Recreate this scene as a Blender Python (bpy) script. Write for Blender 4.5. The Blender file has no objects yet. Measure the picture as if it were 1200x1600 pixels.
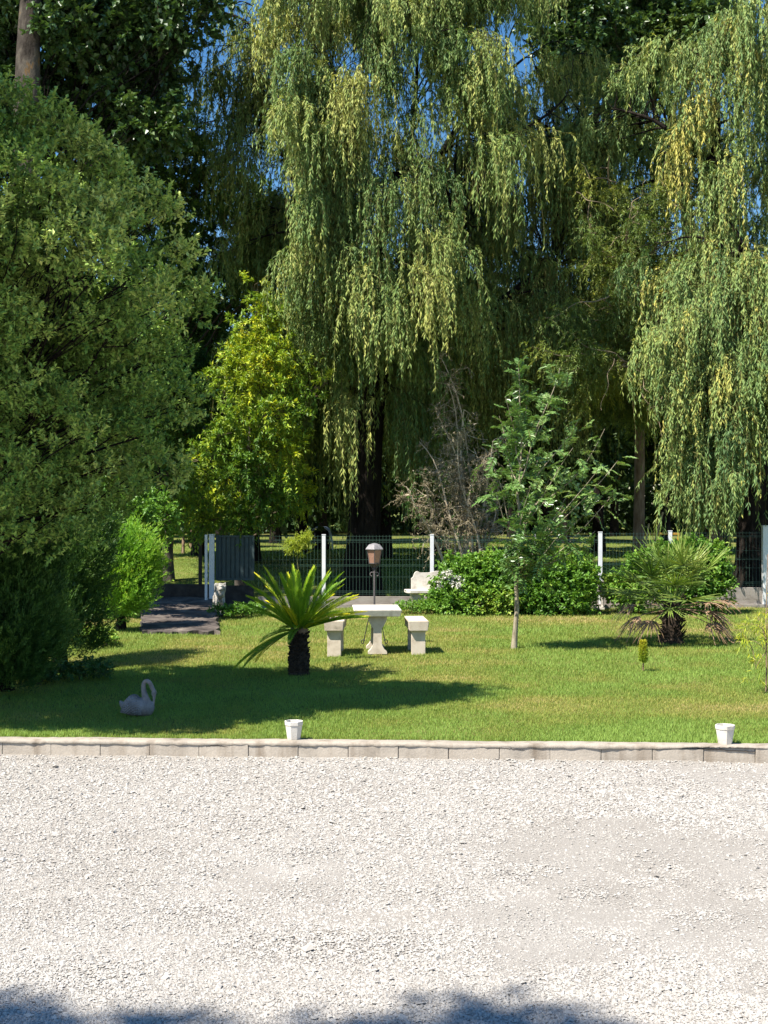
import bpy, bmesh, math, random
import numpy as np
from mathutils import Vector, Matrix, Euler

# ------------------------------------------------------------------ camera, sky, sun, exposure
scn = bpy.context.scene
CAMH, FPX, HOR = 2.4, 2100.0, 786.0          # metres above the lawn, focal length and horizon row (1200x1600 picture)
cd = bpy.data.cameras.new('camera'); cam = bpy.data.objects.new('camera', cd); scn.collection.objects.link(cam)
cam.location = (0, 0, CAMH); cam.rotation_euler = (math.radians(90), 0, 0)
cd.sensor_fit = 'VERTICAL'; cd.sensor_width = 36; cd.sensor_height = 36
cd.lens = FPX * 36 / 1600.0; cd.shift_y = -14.0 / 1600.0
cd.clip_start = 0.1; cd.clip_end = 3000
scn.camera = cam

SUNV = Vector((-0.53, -0.39, 1.0)).normalized()          # towards the sun
elev = math.asin(SUNV.z); azim = math.atan2(SUNV.x, SUNV.y)
world = bpy.data.worlds.new('World'); scn.world = world; world.use_nodes = True
wn = world.node_tree; bg = wn.nodes['Background']
sky = wn.nodes.new('ShaderNodeTexSky'); sky.sky_type = 'NISHITA'; sky.sun_disc = False
sky.sun_elevation = elev; sky.sun_rotation = azim
sky.air_density = 1.0; sky.dust_density = 0.3; sky.ozone_density = 2.5
hs = wn.nodes.new('ShaderNodeHueSaturation'); hs.inputs['Saturation'].default_value = 1.3; hs.inputs['Value'].default_value = 1.3
wn.links.new(sky.outputs[0], hs.inputs['Color']); wn.links.new(hs.outputs[0], bg.inputs[0]); bg.inputs[1].default_value = 0.062
sd = bpy.data.lights.new('sun', 'SUN'); sd.energy = 5.0; sd.angle = math.radians(0.53); sd.color = (1.0, 0.95, 0.86)
sun = bpy.data.objects.new('sun', sd); scn.collection.objects.link(sun)
sun.rotation_euler = SUNV.to_track_quat('Z', 'Y').to_euler(); sun.location = (-20, -12, 40)
scn.view_settings.view_transform = 'Standard'; scn.view_settings.look = 'None'
scn.view_settings.exposure = 1.0; scn.view_settings.gamma = 1
scn.cycles.max_bounces = 6; scn.cycles.diffuse_bounces = 1; scn.cycles.transmission_bounces = 4
scn.cycles.transparent_max_bounces = 6; scn.cycles.glossy_bounces = 2

Q = 1.0                                                   # foliage amount
PI = math.pi

# ------------------------------------------------------------------ helpers
def px(x, d): return (x - 600.0) / FPX * d
def pz(y, d): return CAMH - (y - HOR) / FPX * d
def gd(y, z=0.0): return (CAMH - z) * FPX / (y - HOR)     # distance of a ground point seen at row y

def vnoise(P, s, seed=0):
    P = np.asarray(P, float) * s + seed * 17.31
    I = np.floor(P).astype(np.int64); F = P - I; F = F * F * (3 - 2 * F)
    out = 0
    for k in range(8):
        o = np.array([(k >> 2) & 1, (k >> 1) & 1, k & 1]); J = I + o
        h = (J[:, 0] * 374761393 + J[:, 1] * 668265263 + J[:, 2] * 2147483647) & 0xffffffff
        h = ((h ^ (h >> 13)) * 1274126177) & 0xffffffff
        h = ((h ^ (h >> 16)) & 0xffff) / 65535.0
        w = np.prod(np.where(o, F, 1 - F), axis=1)
        out = out + h * w
    return out
def unit(A): return A / np.maximum(np.linalg.norm(A, axis=-1, keepdims=True), 1e-9)
def rdir(r, n): return unit(r.normal(size=(n, 3)))

class MB:
    """collects shapes; build() links them as one mesh object"""
    def __init__(s): s.V = []; s.F = []; s.A = []; s.I = []; s.n = 0; s.mi = 0
    def take(s, o, mi):
        b = s.n; s.V += o.V; s.F += [F + b for F in o.F]; s.A += o.A; s.I += [np.full(len(F), mi, np.int32) for F in o.F]; s.n += o.n; return s
    def add(s, V, F, var=None):
        V = np.asarray(V, np.float32).reshape(-1, 3); F = np.asarray(F, np.int64)
        if F.size == 0: return s
        s.V.append(V); s.F.append(F + s.n); s.n += len(V)
        s.I.append(np.full(len(F), s.mi, np.int32)); s.A.append(np.full(len(F), 0.5, np.float32) if var is None else np.broadcast_to(np.asarray(var, np.float32), (len(F),)))
        return s
    def box(s, c, d, rz=0.0, rx=0.0, ry=0.0, taper=1.0, var=None):
        B = np.array([[x, y, z] for z in (-.5, .5) for y in (-.5, .5) for x in (-.5, .5)], float)
        B[4:, :2] *= taper
        B *= np.array(d); R = np.array(Euler((rx, ry, rz)).to_matrix())
        return s.add(B @ R.T + np.array(c), [[0, 2, 3, 1], [4, 5, 7, 6], [0, 1, 5, 4], [1, 3, 7, 5], [3, 2, 6, 7], [2, 0, 4, 6]], var)
    def bbox(s, c, d, bev=0.01, rz=0.0, taper=1.0, rough=0.0, seed=0, seg=2):
        bm = bmesh.new(); bmesh.ops.create_cube(bm, size=1)
        for v in bm.verts:
            t = taper if v.co.z > 0 else 1.0
            v.co = Vector((v.co.x * d[0] * t, v.co.y * d[1] * t, v.co.z * d[2]))
        bmesh.ops.bevel(bm, geom=list(bm.edges), offset=bev, segments=seg, affect='EDGES', profile=0.6)
        return s.bm(bm, c, rz, rough, seed)
    def bm(s, bm, c=(0, 0, 0), rz=0.0, rough=0.0, seed=0):
        bmesh.ops.triangulate(bm, faces=bm.faces[:])
        bm.verts.index_update()
        V = np.array([v.co[:] for v in bm.verts]); F = np.array([[v.index for v in f.verts] for f in bm.faces]); bm.free()
        if rough: V = V + (np.stack([vnoise(V + k * 7, 14, seed + k) for k in range(3)], 1) - .5) * rough
        cz, sz = math.cos(rz), math.sin(rz); R = np.array([[cz, -sz, 0], [sz, cz, 0], [0, 0, 1]])
        return s.add(V @ R.T + np.array(c), F)
    def tube(s, P, r, sides=8, cap=True, var=None):
        P = np.asarray(P, float); n = len(P); r = np.broadcast_to(np.asarray(r, float), (n,))
        T = unit(np.gradient(P, axis=0)); V = []; u = None
        for i in range(n):
            if u is None:
                a = np.array([1., 0, 0]) if abs(T[i][0]) < .8 else np.array([0, 1., 0]); u = a
            u = u - T[i] * np.dot(u, T[i]); u = u / max(np.linalg.norm(u), 1e-9); w = np.cross(T[i], u)
            a = np.arange(sides) * 2 * PI / sides
            V.append(P[i] + r[i] * (np.cos(a)[:, None] * u + np.sin(a)[:, None] * w))
        V = np.concatenate(V); F = []
        for i in range(n - 1):
            for k in range(sides):
                k2 = (k + 1) % sides; F.append([i * sides + k, i * sides + k2, (i + 1) * sides + k2, (i + 1) * sides + k])
        s.add(V, F, var)
        if cap and sides > 2:
            for i, o in ((0, 0), (n - 1, (n - 1) * sides)):
                C = np.concatenate([V[o:o + sides], [P[i]]])
                s.add(C, [[k, (k + 1) % sides, sides] for k in range(sides)] if i else [[(k + 1) % sides, k, sides] for k in range(sides)], None if var is None else var)
        return s
    def tubes(s, P, R, sides=3, var=None):
        """many tubes at once: P (S,K,3), R (S,K)"""
        P = np.asarray(P, float); S, K, _ = P.shape; R = np.broadcast_to(R, (S, K))
        T = unit(np.gradient(P, axis=1)); ref = np.where(np.abs(T[..., 2:3]) > .85, np.array([1., .2, 0]), np.array([0, 0, 1.]))
        u = unit(np.cross(T, ref)); w = np.cross(T, u)
        a = np.arange(sides) * 2 * PI / sides
        V = P[:, :, None, :] + R[:, :, None, None] * (np.cos(a)[None, None, :, None] * u[:, :, None, :] + np.sin(a)[None, None, :, None] * w[:, :, None, :])
        idx = np.arange(S * K * sides).reshape(S, K, sides); nx = np.roll(idx, -1, axis=2)
        F = np.stack([idx[:, :-1], nx[:, :-1], nx[:, 1:], idx[:, 1:]], -1).reshape(-1, 4)
        return s.add(V.reshape(-1, 3), F, var)
    def lathe(s, prof, c=(0, 0, 0), n=24, sx=1.0, sy=1.0, rz=0.0):
        a = np.arange(n) * 2 * PI / n + rz; V = []
        for r, z in prof: V.append(np.stack([np.cos(a) * r * sx, np.sin(a) * r * sy, np.full(n, z)], 1))
        V = np.concatenate(V) + np.array(c); F = []
        for i in range(len(prof) - 1):
            for k in range(n): k2 = (k + 1) % n; F.append([i * n + k, i * n + k2, (i + 1) * n + k2, (i + 1) * n + k])
        return s.add(V, F)
    def ell(s, c, r, n=16, m=10, rot=None):
        V = []; 
        for i in range(m + 1):
            t = PI * i / m
            for k in range(n): V.append([math.sin(t) * math.cos(2 * PI * k / n), math.sin(t) * math.sin(2 * PI * k / n), -math.cos(t)])
        V = np.array(V) * np.array(r)
        if rot is not None: V = V @ np.array(Euler(rot).to_matrix()).T
        F = [[i * n + k, i * n + (k + 1) % n, (i + 1) * n + (k + 1) % n, (i + 1) * n + k] for i in range(m) for k in range(n)]
        return s.add(V + np.array(c), F)
    def leaves(s, P, D, N, L, W, var, fold=.18):
        n = len(P); L = np.broadcast_to(L, (n,))[:, None]; W = np.broadcast_to(W, (n,))[:, None]
        S = unit(np.cross(D, N)); N2 = np.cross(S, D)
        m = P + D * L * .45
        V = np.stack([P, m + S * W * .5 + N2 * W * fold, P + D * L - N2 * L * .06, m - S * W * .5 + N2 * W * fold], 1).reshape(-1, 3)
        return s.add(V, np.arange(4 * n).reshape(n, 4), var)
    def build(s, name, m, parent=None, smooth=False, world=True, off=None):
        me = bpy.data.meshes.new(name)
        V = np.concatenate(s.V) if s.V else np.zeros((0, 3), np.float32)
        o = off
        if o is None and parent is not None and world: o = root_loc(parent)
        if o is not None: V = V - np.array(o, np.float32)
        nf = sum(len(f) for f in s.F); loops = np.concatenate([f.ravel() for f in s.F])
        sizes = np.concatenate([np.full(len(f), f.shape[1]) for f in s.F]); starts = np.concatenate([[0], np.cumsum(sizes)[:-1]])
        me.vertices.add(len(V)); me.vertices.foreach_set('co', V.astype(np.float32).ravel())
        me.loops.add(len(loops)); me.loops.foreach_set('vertex_index', loops.astype(np.int32))
        me.polygons.add(nf); me.polygons.foreach_set('loop_start', starts.astype(np.int32))
        me.polygons.foreach_set('use_smooth', np.full(nf, bool(smooth)))
        at = me.attributes.new('var', 'FLOAT', 'FACE'); at.data.foreach_set('value', np.concatenate(s.A).astype(np.float32))
        me.update(calc_edges=True)
        if m is not None:
            for q in (m if isinstance(m, (list, tuple)) else [m]): me.materials.append(q)
            if isinstance(m, (list, tuple)): me.polygons.foreach_set('material_index', np.concatenate(s.I))
        ob = bpy.data.objects.new(name, me); scn.collection.objects.link(ob)
        if parent is not None: ob.parent = parent
        elif o is not None: ob.location = o
        return ob
def root_loc(o):
    v = Vector((0, 0, 0))
    while o is not None: v = v + o.location; o = o.parent
    return v
def tag(o, label=None, cat=None, group=None, kind=None):
    if label: o['label'] = label
    if cat: o['category'] = cat
    if group: o['group'] = group
    if kind: o['kind'] = kind
    return o
def thing(name, label, cat, loc=(0, 0, 0), group=None, rz=0.0):
    o = bpy.data.objects.new(name, None); scn.collection.objects.link(o); o.location = loc; o.rotation_euler = (0, 0, rz)
    o.empty_display_size = .2
    return tag(o, label, cat, group)
def copy_tree(o, parent=None):
    c = o.copy(); scn.collection.objects.link(c)
    if parent is not None: c.parent = parent
    for ch in list(o.children): copy_tree(ch, c)
    return c

# ------------------------------------------------------------------ materials
def new_mat(name):
    m = bpy.data.materials.new(name); m.use_nodes = True; nt = m.node_tree; nt.nodes.clear()
    out = nt.nodes.new('ShaderNodeOutputMaterial'); b = nt.nodes.new('ShaderNodeBsdfPrincipled')
    nt.links.new(b.outputs[0], out.inputs[0]); return m, nt, b, out
def ramp(nt, stops, fac):
    r = nt.nodes.new('ShaderNodeValToRGB'); e = r.color_ramp.elements
    while len(e) < len(stops): e.new(.5)
    for k, (p, c) in enumerate(stops): e[k].position = p; e[k].color = (*c, 1)
    nt.links.new(fac, r.inputs[0]); return r.outputs[0]
def attr(nt):
    a = nt.nodes.new('ShaderNodeAttribute'); a.attribute_name = 'var'; return a.outputs['Fac']
def noise(nt, scale, detail=4, rough=.6, stretch=None, dist=0.0):
    t = nt.nodes.new('ShaderNodeTexNoise'); t.inputs['Scale'].default_value = scale; t.inputs['Detail'].default_value = detail
    t.inputs['Roughness'].default_value = rough; t.inputs['Distortion'].default_value = dist
    g = nt.nodes.new('ShaderNodeNewGeometry')
    if stretch:
        mp = nt.nodes.new('ShaderNodeMapping'); mp.inputs['Scale'].default_value = stretch
        nt.links.new(g.outputs['Position'], mp.inputs[0]); nt.links.new(mp.outputs[0], t.inputs['Vector'])
    else: nt.links.new(g.outputs['Position'], t.inputs['Vector'])
    return t.outputs['Fac']
def bump(nt, b, h, strength=.5, dist=.01):
    n = nt.nodes.new('ShaderNodeBump'); n.inputs['Strength'].default_value = strength; n.inputs['Distance'].default_value = dist
    nt.links.new(h, n.inputs['Height']); nt.links.new(n.outputs[0], b.inputs['Normal'])
def leaf_mat(name, stops, trans=.3, rough=.5, spec=.35, gain=1.5):
    stops = [(p, tuple(min(.8, x * gain) for x in c)) for p, c in stops]
    m, nt, b, out = new_mat(name); c = ramp(nt, stops, attr(nt))
    nt.links.new(c, b.inputs['Base Color']); b.inputs['Roughness'].default_value = rough; b.inputs['Specular IOR Level'].default_value = spec
    t = nt.nodes.new('ShaderNodeBsdfTranslucent')
    mx = nt.nodes.new('ShaderNodeMix'); mx.data_type = 'RGBA'; mx.blend_type = 'MULTIPLY'; mx.inputs['Factor'].default_value = 1
    nt.links.new(c, mx.inputs['A']); mx.inputs['B'].default_value = (1.25, 1.2, .55, 1)
    nt.links.new(mx.outputs['Result'], t.inputs[0])
    sh = nt.nodes.new('ShaderNodeMixShader'); sh.inputs[0].default_value = trans
    nt.links.new(b.outputs[0], sh.inputs[1]); nt.links.new(t.outputs[0], sh.inputs[2]); nt.links.new(sh.outputs[0], out.inputs[0])
    return m
def surf_mat(name, stops, scale=6, rough=.85, bumps=.4, bd=.01, bscale=None, stretch=None, spec=.25, metal=0.0, detail=5, use_var=False):
    m, nt, b, out = new_mat(name); f = noise(nt, scale, detail, .65, stretch)
    if use_var:
        a = attr(nt); mm = nt.nodes.new('ShaderNodeMath'); mm.operation = 'MULTIPLY_ADD'; nt.links.new(f, mm.inputs[0]); mm.inputs[1].default_value = .5
        mh = nt.nodes.new('ShaderNodeMath'); mh.operation = 'MULTIPLY'; nt.links.new(a, mh.inputs[0]); mh.inputs[1].default_value = .5
        nt.links.new(mh.outputs[0], mm.inputs[2]); f = mm.outputs[0]
    nt.links.new(ramp(nt, stops, f), b.inputs['Base Color'])
    b.inputs['Roughness'].default_value = rough; b.inputs['Specular IOR Level'].default_value = spec; b.inputs['Metallic'].default_value = metal
    if bumps: bump(nt, b, noise(nt, bscale or scale * 6, 6, .7, stretch), bumps, bd)
    return m
def plain(name, c, rough=.6, spec=.3, metal=0.0, var=.12, scale=9, bumps=.1):
    lo = tuple(x * (1 - var) for x in c); hi = tuple(min(1, x * (1 + var)) for x in c)
    return surf_mat(name, [(.35, lo), (.65, hi)], scale, rough, bumps, .004, None, None, spec, metal)

M = {}
M['bark_dark'] = surf_mat('bark_dark', [(.35, (.01, .008, .007)), (.6, (.033, .026, .021)), (.72, (.06, .05, .04))], 4, .95, 1.0, .08, 5, (3, 3, .5), .1)
M['bark_grey'] = surf_mat('bark_grey', [(.3, (.035, .028, .022)), (.5, (.11, .093, .075)), (.62, (.16, .14, .115)), (.74, (.22, .12, .035))], 3, .92, .8, .04, 9, (2, 2, .8), .1)
M['bark_pale'] = surf_mat('bark_pale', [(.3, (.38, .29, .2)), (.6, (.64, .54, .39)), (.75, (.72, .64, .5))], 5, .9, .5, .015, 20, (2, 2, .6), .15)
M['bark_tan'] = surf_mat('bark_tan', [(.3, (.16, .1, .06)), (.6, (.33, .23, .15)), (.75, (.42, .32, .22))], 5, .9, .6, .02, 14, (2, 2, .5), .15)
M['bark_young'] = surf_mat('bark_young', [(.3, (.17, .14, .09)), (.6, (.4, .34, .24)), (.75, (.55, .49, .37))], 9, .9, .4, .01, 30, (2, 2, .6), .15)
M['bark_poplar'] = surf_mat('bark_poplar', [(.3, (.02, .016, .013)), (.5, (.065, .054, .044)), (.62, (.11, .095, .075)), (.74, (.2, .1, .02))], 2.5, .92, .8, .04, 9, (2, 2, .8), .1)
M['twig'] = plain('twig', (.1, .075, .045), .8)
M['willow_twig'] = plain('willow_twig', (.17, .155, .05), .7)
M['curly_twig'] = plain('curly_twig', (.26, .2, .13), .8)
G = lambda *a: [(p, c) for p, c in zip((0.0, .35, .7, 1.0), a)]
M['willow'] = leaf_mat('willow_leaf', G((.042, .08, .022), (.088, .14, .036), (.148, .19, .048), (.25, .255, .065)), .2, .55, .25, gain=1.75)
M['willow_b'] = leaf_mat('willow_leaf_pale', G((.06, .11, .038), (.11, .17, .052), (.175, .22, .06), (.3, .27, .065)), .2, .55, .25, gain=1.75)
M['curly'] = leaf_mat('curly_leaf', G((.045, .085, .02), (.095, .14, .03), (.17, .2, .036), (.29, .28, .04)), .25, gain=1.8)
M['silver'] = leaf_mat('silver_shrub_leaf', G((.042, .092, .018), (.1, .175, .034), (.18, .25, .055), (.32, .37, .11)), .1, .55, .25, gain=2.1)
M['poplar'] = leaf_mat('poplar_leaf', G((.03, .065, .02), (.05, .1, .03), (.08, .14, .04), (.13, .18, .05)), .22, .35, .5, gain=1.2)
M['ash'] = leaf_mat('ash_leaf', G((.03, .075, .018), (.055, .12, .025), (.09, .165, .03), (.2, .21, .04)), .3)
M['elder'] = leaf_mat('golden_leaf', G((.04, .1, .016), (.105, .19, .022), (.26, .33, .026), (.48, .46, .03)), .3, gain=1.5)
M['far'] = leaf_mat('far_leaf', G((.025, .055, .018), (.045, .085, .025), (.065, .11, .03), (.12, .15, .04)), .2, gain=1.2)
M['conifer'] = leaf_mat('conifer_leaf', G((.025, .07, .015), (.045, .11, .022), (.075, .16, .03), (.13, .22, .04)), .15, gain=1.2)
M['lime_conifer'] = leaf_mat('lime_conifer_leaf', G((.08, .18, .02), (.13, .27, .03), (.19, .34, .035), (.3, .4, .06)), .3)
M['hedge'] = leaf_mat('shrub_leaf', G((.06, .14, .02), (.105, .22, .03), (.16, .29, .04), (.3, .37, .06)), .28, .45, .35, gain=1.3)
M['sapling'] = leaf_mat('sapling_leaf', G((.06, .125, .03), (.1, .19, .045), (.15, .25, .065), (.28, .36, .14)), .22, .3, .55, gain=1.3)
M['cycad'] = leaf_mat('cycad_leaf', G((.05, .12, .01), (.11, .22, .012), (.24, .32, .014), (.5, .42, .016)), .25, .45, .25, gain=1.6)
M['fan'] = leaf_mat('fan_leaf', G((.06, .11, .02), (.11, .17, .03), (.19, .23, .055), (.36, .34, .13)), .2, .45, .3, gain=1.6)
M['fan_dead'] = leaf_mat('dead_fan_leaf', G((.17, .1, .055), (.3, .19, .11), (.42, .3, .2), (.55, .44, .32)), .2, .7, .2, gain=1.1)
M['dry'] = leaf_mat('dry_leaf', G((.13, .1, .06), (.22, .18, .11), (.3, .26, .17), (.38, .34, .25)), .15, .7, .2, gain=1.1)
M['petal'] = leaf_mat('white_petal', G((.55, .52, .48), (.65, .62, .58), (.75, .72, .68), (.8, .78, .75)), .2, gain=1)
M['yellow_new'] = leaf_mat('new_leaf', G((.2, .3, .03), (.3, .38, .04), (.42, .42, .04), (.5, .45, .05)), .35, gain=1.2)
M['cycad_trunk'] = surf_mat('cycad_trunk', [(.35, (.02, .014, .01)), (.65, (.075, .052, .035))], 20, .95, .8, .02, 40)
M['white_stone'] = surf_mat('white_stone', [(.2, (.3, .27, .22)), (.36, (.56, .51, .44)), (.5, (.68, .63, .55)), (.75, (.76, .71, .63))], 7, .85, .35, .006, 90)
M['cast_stone'] = surf_mat('cast_stone', [(.22, (.3, .26, .2)), (.36, (.54, .45, .35)), (.5, (.65, .55, .44)), (.75, (.73, .635, .52))], 6, .9, .4, .006, 80)
M['grey_stone'] = surf_mat('grey_stone', [(.25, (.17, .15, .14)), (.5, (.27, .24, .225)), (.75, (.36, .33, .31))], 14, .9, .6, .01, 50)
M['lion_stone'] = surf_mat('lion_stone', [(.3, (.16, .145, .12)), (.5, (.4, .37, .32)), (.7, (.55, .52, .46))], 12, .9, .6, .01, 50)
M['post'] = plain('white_paint', (.76, .76, .76), .5, .4, 0, .06, 4)
M['wire'] = plain('green_wire', (.06, .12, .09), .45, .5)
M['iron'] = plain('grey_iron', (.13, .115, .115), .6, .4, .3)
M['black_iron'] = plain('dark_iron', (.05, .045, .045), .6, .4, .3)
M['lamp_roof'] = plain('lamp_roof', (.24, .225, .225), .65, .35, .2, .2, 30)
M['lamp_glass'] = plain('amber_pane', (.3, .17, .12), .3, .5, 0, .12, 12, 0)
M['gate_panel'] = plain('teal_panel', (.06, .088, .09), .5, .4, .1)
M['board'] = surf_mat('gravel_board', [(.25, (.17, .145, .12)), (.5, (.3, .265, .23)), (.75, (.38, .34, .3))], 3, .95, .5, .01, 40, (1, 1, 3))
M['slab'] = surf_mat('ramp_slab', [(.3, (.035, .028, .024)), (.5, (.105, .086, .075)), (.68, (.23, .19, .155))], 2.2, .95, .7, .02, 20)
M['dark_board'] = surf_mat('dark_board', [(.3, (.03, .025, .022)), (.7, (.09, .075, .065))], 5, .9, .5, .01)
M['shelter'] = plain('pale_sheet', (.36, .4, .44), .5, .3)
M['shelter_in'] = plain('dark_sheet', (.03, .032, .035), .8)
M['yellow'] = plain('yellow_paint', (.6, .33, .05), .5)
M['pole'] = plain('pale_pole', (.5, .4, .22), .8)

# kerb wall: concrete with vertical streaks
def kerb_mat(name, tint):
    m, nt, b, out = new_mat(name)
    f = noise(nt, 2.2, 6, .7); g = noise(nt, 5, 4, .6, (1, 1, .12)); h = noise(nt, 60, 3, .6)
    c1 = ramp(nt, [(.28, tuple(t * .72 for t in tint)), (.5, tint), (.72, tuple(min(1, t * 1.14) for t in tint))], f)
    c2 = ramp(nt, [(.3, (.62, .58, .54)), (.5, (1, 1, 1))], g); c3 = ramp(nt, [(.3, (.85, .85, .85)), (.6, (1.0, 1.0, 1.0))], h)
    a = nt.nodes.new('ShaderNodeMix'); a.data_type = 'RGBA'; a.blend_type = 'MULTIPLY'; a.inputs['Factor'].default_value = 1
    nt.links.new(c1, a.inputs['A']); nt.links.new(c2, a.inputs['B'])
    a2 = nt.nodes.new('ShaderNodeMix'); a2.data_type = 'RGBA'; a2.blend_type = 'MULTIPLY'; a2.inputs['Factor'].default_value = 1
    nt.links.new(a.outputs['Result'], a2.inputs['A']); nt.links.new(c3, a2.inputs['B'])
    nt.links.new(a2.outputs['Result'], b.inputs['Base Color']); b.inputs['Roughness'].default_value = .92; b.inputs['Specular IOR Level'].default_value = .2
    bump(nt, b, noise(nt, 45, 6, .7), .5, .008); return m
M['block'] = kerb_mat('concrete_block', (.49, .425, .35)); M['coping'] = kerb_mat('mortar_coping', (.39, .34, .28))

# gravel ground
def gravel_mat():
    m, nt, b, out = new_mat('gravel_ground')
    f = noise(nt, .7, 6, .6); g = noise(nt, 130, 5, .8)
    c1 = ramp(nt, [(.3, (.34, .31, .274)), (.7, (.41, .38, .343))], f); c2 = ramp(nt, [(.32, (.55, .54, .53)), (.6, (1.05, 1.05, 1.05))], g)
    a = nt.nodes.new('ShaderNodeMix'); a.data_type = 'RGBA'; a.blend_type = 'MULTIPLY'; a.inputs['Factor'].default_value = 1
    nt.links.new(c1, a.inputs['A']); nt.links.new(c2, a.inputs['B']); nt.links.new(a.outputs['Result'], b.inputs['Base Color'])
    b.inputs['Roughness'].default_value = .95; b.inputs['Specular IOR Level'].default_value = .15
    bump(nt, b, noise(nt, 70, 5, .75), .8, .012); return m
M['gravel'] = gravel_mat()
M['stone_bit'] = surf_mat('gravel_stone', [(.1, (.22, .196, .17)), (.3, (.35, .32, .283)), (.55, (.415, .388, .352)), (.85, (.475, .45, .412))], 30, .9, 0, use_var=True)
def lawn_mat():
    m, nt, b, out = new_mat('lawn_ground')
    f = noise(nt, .55, 6, .65); g = noise(nt, 40, 4, .7)
    c1 = ramp(nt, [(.3, (.11, .145, .03)), (.5, (.17, .2, .045)), (.64, (.23, .215, .07)), (.76, (.34, .265, .13))], f)
    c2 = ramp(nt, [(.3, (.55, .55, .5)), (.65, (1, 1, 1))], g)
    a = nt.nodes.new('ShaderNodeMix'); a.data_type = 'RGBA'; a.blend_type = 'MULTIPLY'; a.inputs['Factor'].default_value = 1
    nt.links.new(c1, a.inputs['A']); nt.links.new(c2, a.inputs['B']); nt.links.new(a.outputs['Result'], b.inputs['Base Color'])
    b.inputs['Roughness'].default_value = .95; b.inputs['Specular IOR Level'].default_value = .1
    bump(nt, b, noise(nt, 60, 5, .75), .8, .02); return m
M['lawn'] = lawn_mat()
M['grass'] = leaf_mat('grass_blade', [(0, (.34, .26, .115)), (.2, (.26, .235, .065)), (.45, (.19, .22, .045)), (.8, (.13, .2, .036)), (1, (.18, .26, .055))], .3, .6, .2, gain=1.6)

# ------------------------------------------------------------------ ground
K0 = np.array([px(0, 13.63), 13.63]); K1 = np.array([px(1200, 13.23), 13.23])
KD = (K1 - K0) / np.linalg.norm(K1 - K0); KN = np.array([-KD[1], KD[0]])            # along the kerb, and away from the camera
def kerb_y(x): return K0[1] + (x - K0[0]) * KD[1] / KD[0]
GZ = -.17
def gravel_h(X, Y):
    P = np.stack([X, Y, np.zeros_like(X)], 1); return GZ + (vnoise(P, .5, 3) - .5) * .03 + (vnoise(P, 2, 4) - .5) * .012 + np.clip((Y - kerb_y(X) + .35) / .35, 0, 1) ** 2 * (.008 + .035 * vnoise(P, 2.3, 8))
def lawn_h(X, Y):
    P = np.stack([X, Y, np.zeros_like(X)], 1)
    d = np.clip((Y - kerb_y(X) - .3) / 2, 0, 1)
    r = np.clip((Y - 34) / 12, 0, 1); r = r * r * (3 - 2 * r)
    return -.012 + ((vnoise(P, .35, 5) - .5) * .06 + (vnoise(P, 1.6, 6) - .5) * .03) * d + .6 * r
def sheet(name, xs, ys, hf, m, ylow=None):
    X, Y = np.meshgrid(xs, ys); X = X.ravel(); Y = Y.ravel()
    if ylow is not None: Y = ylow(X, Y)
    V = np.stack([X, Y, hf(X, Y)], 1); nx, ny = len(xs), len(ys)
    i = np.arange(nx * ny).reshape(ny, nx)
    F = np.stack([i[:-1, :-1], i[:-1, 1:], i[1:, 1:], i[1:, :-1]], -1).reshape(-1, 4)
    return tag(MB().add(V, F).build(name, m, smooth=True), kind='structure')
xs = np.concatenate([[-300, -80, -40, -25], np.arange(-15, 15.01, .25), [25, 40, 80, 300]])
# gravel: from behind the camera to just under the low wall
t = np.linspace(0, 1, 70)
sheet('gravel_yard', xs, t, gravel_h, M['gravel'], lambda X, Y: -60 * (1 - Y) ** 3 + (kerb_y(X) + .1) * (1 - (1 - Y) ** 3))
t2 = np.concatenate([np.arange(0, 40, .3), [45, 55, 80, 150, 400, 900]])
sheet('lawn', xs, t2, lawn_h, M['lawn'], lambda X, Y: kerb_y(X) + .18 + Y)

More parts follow.
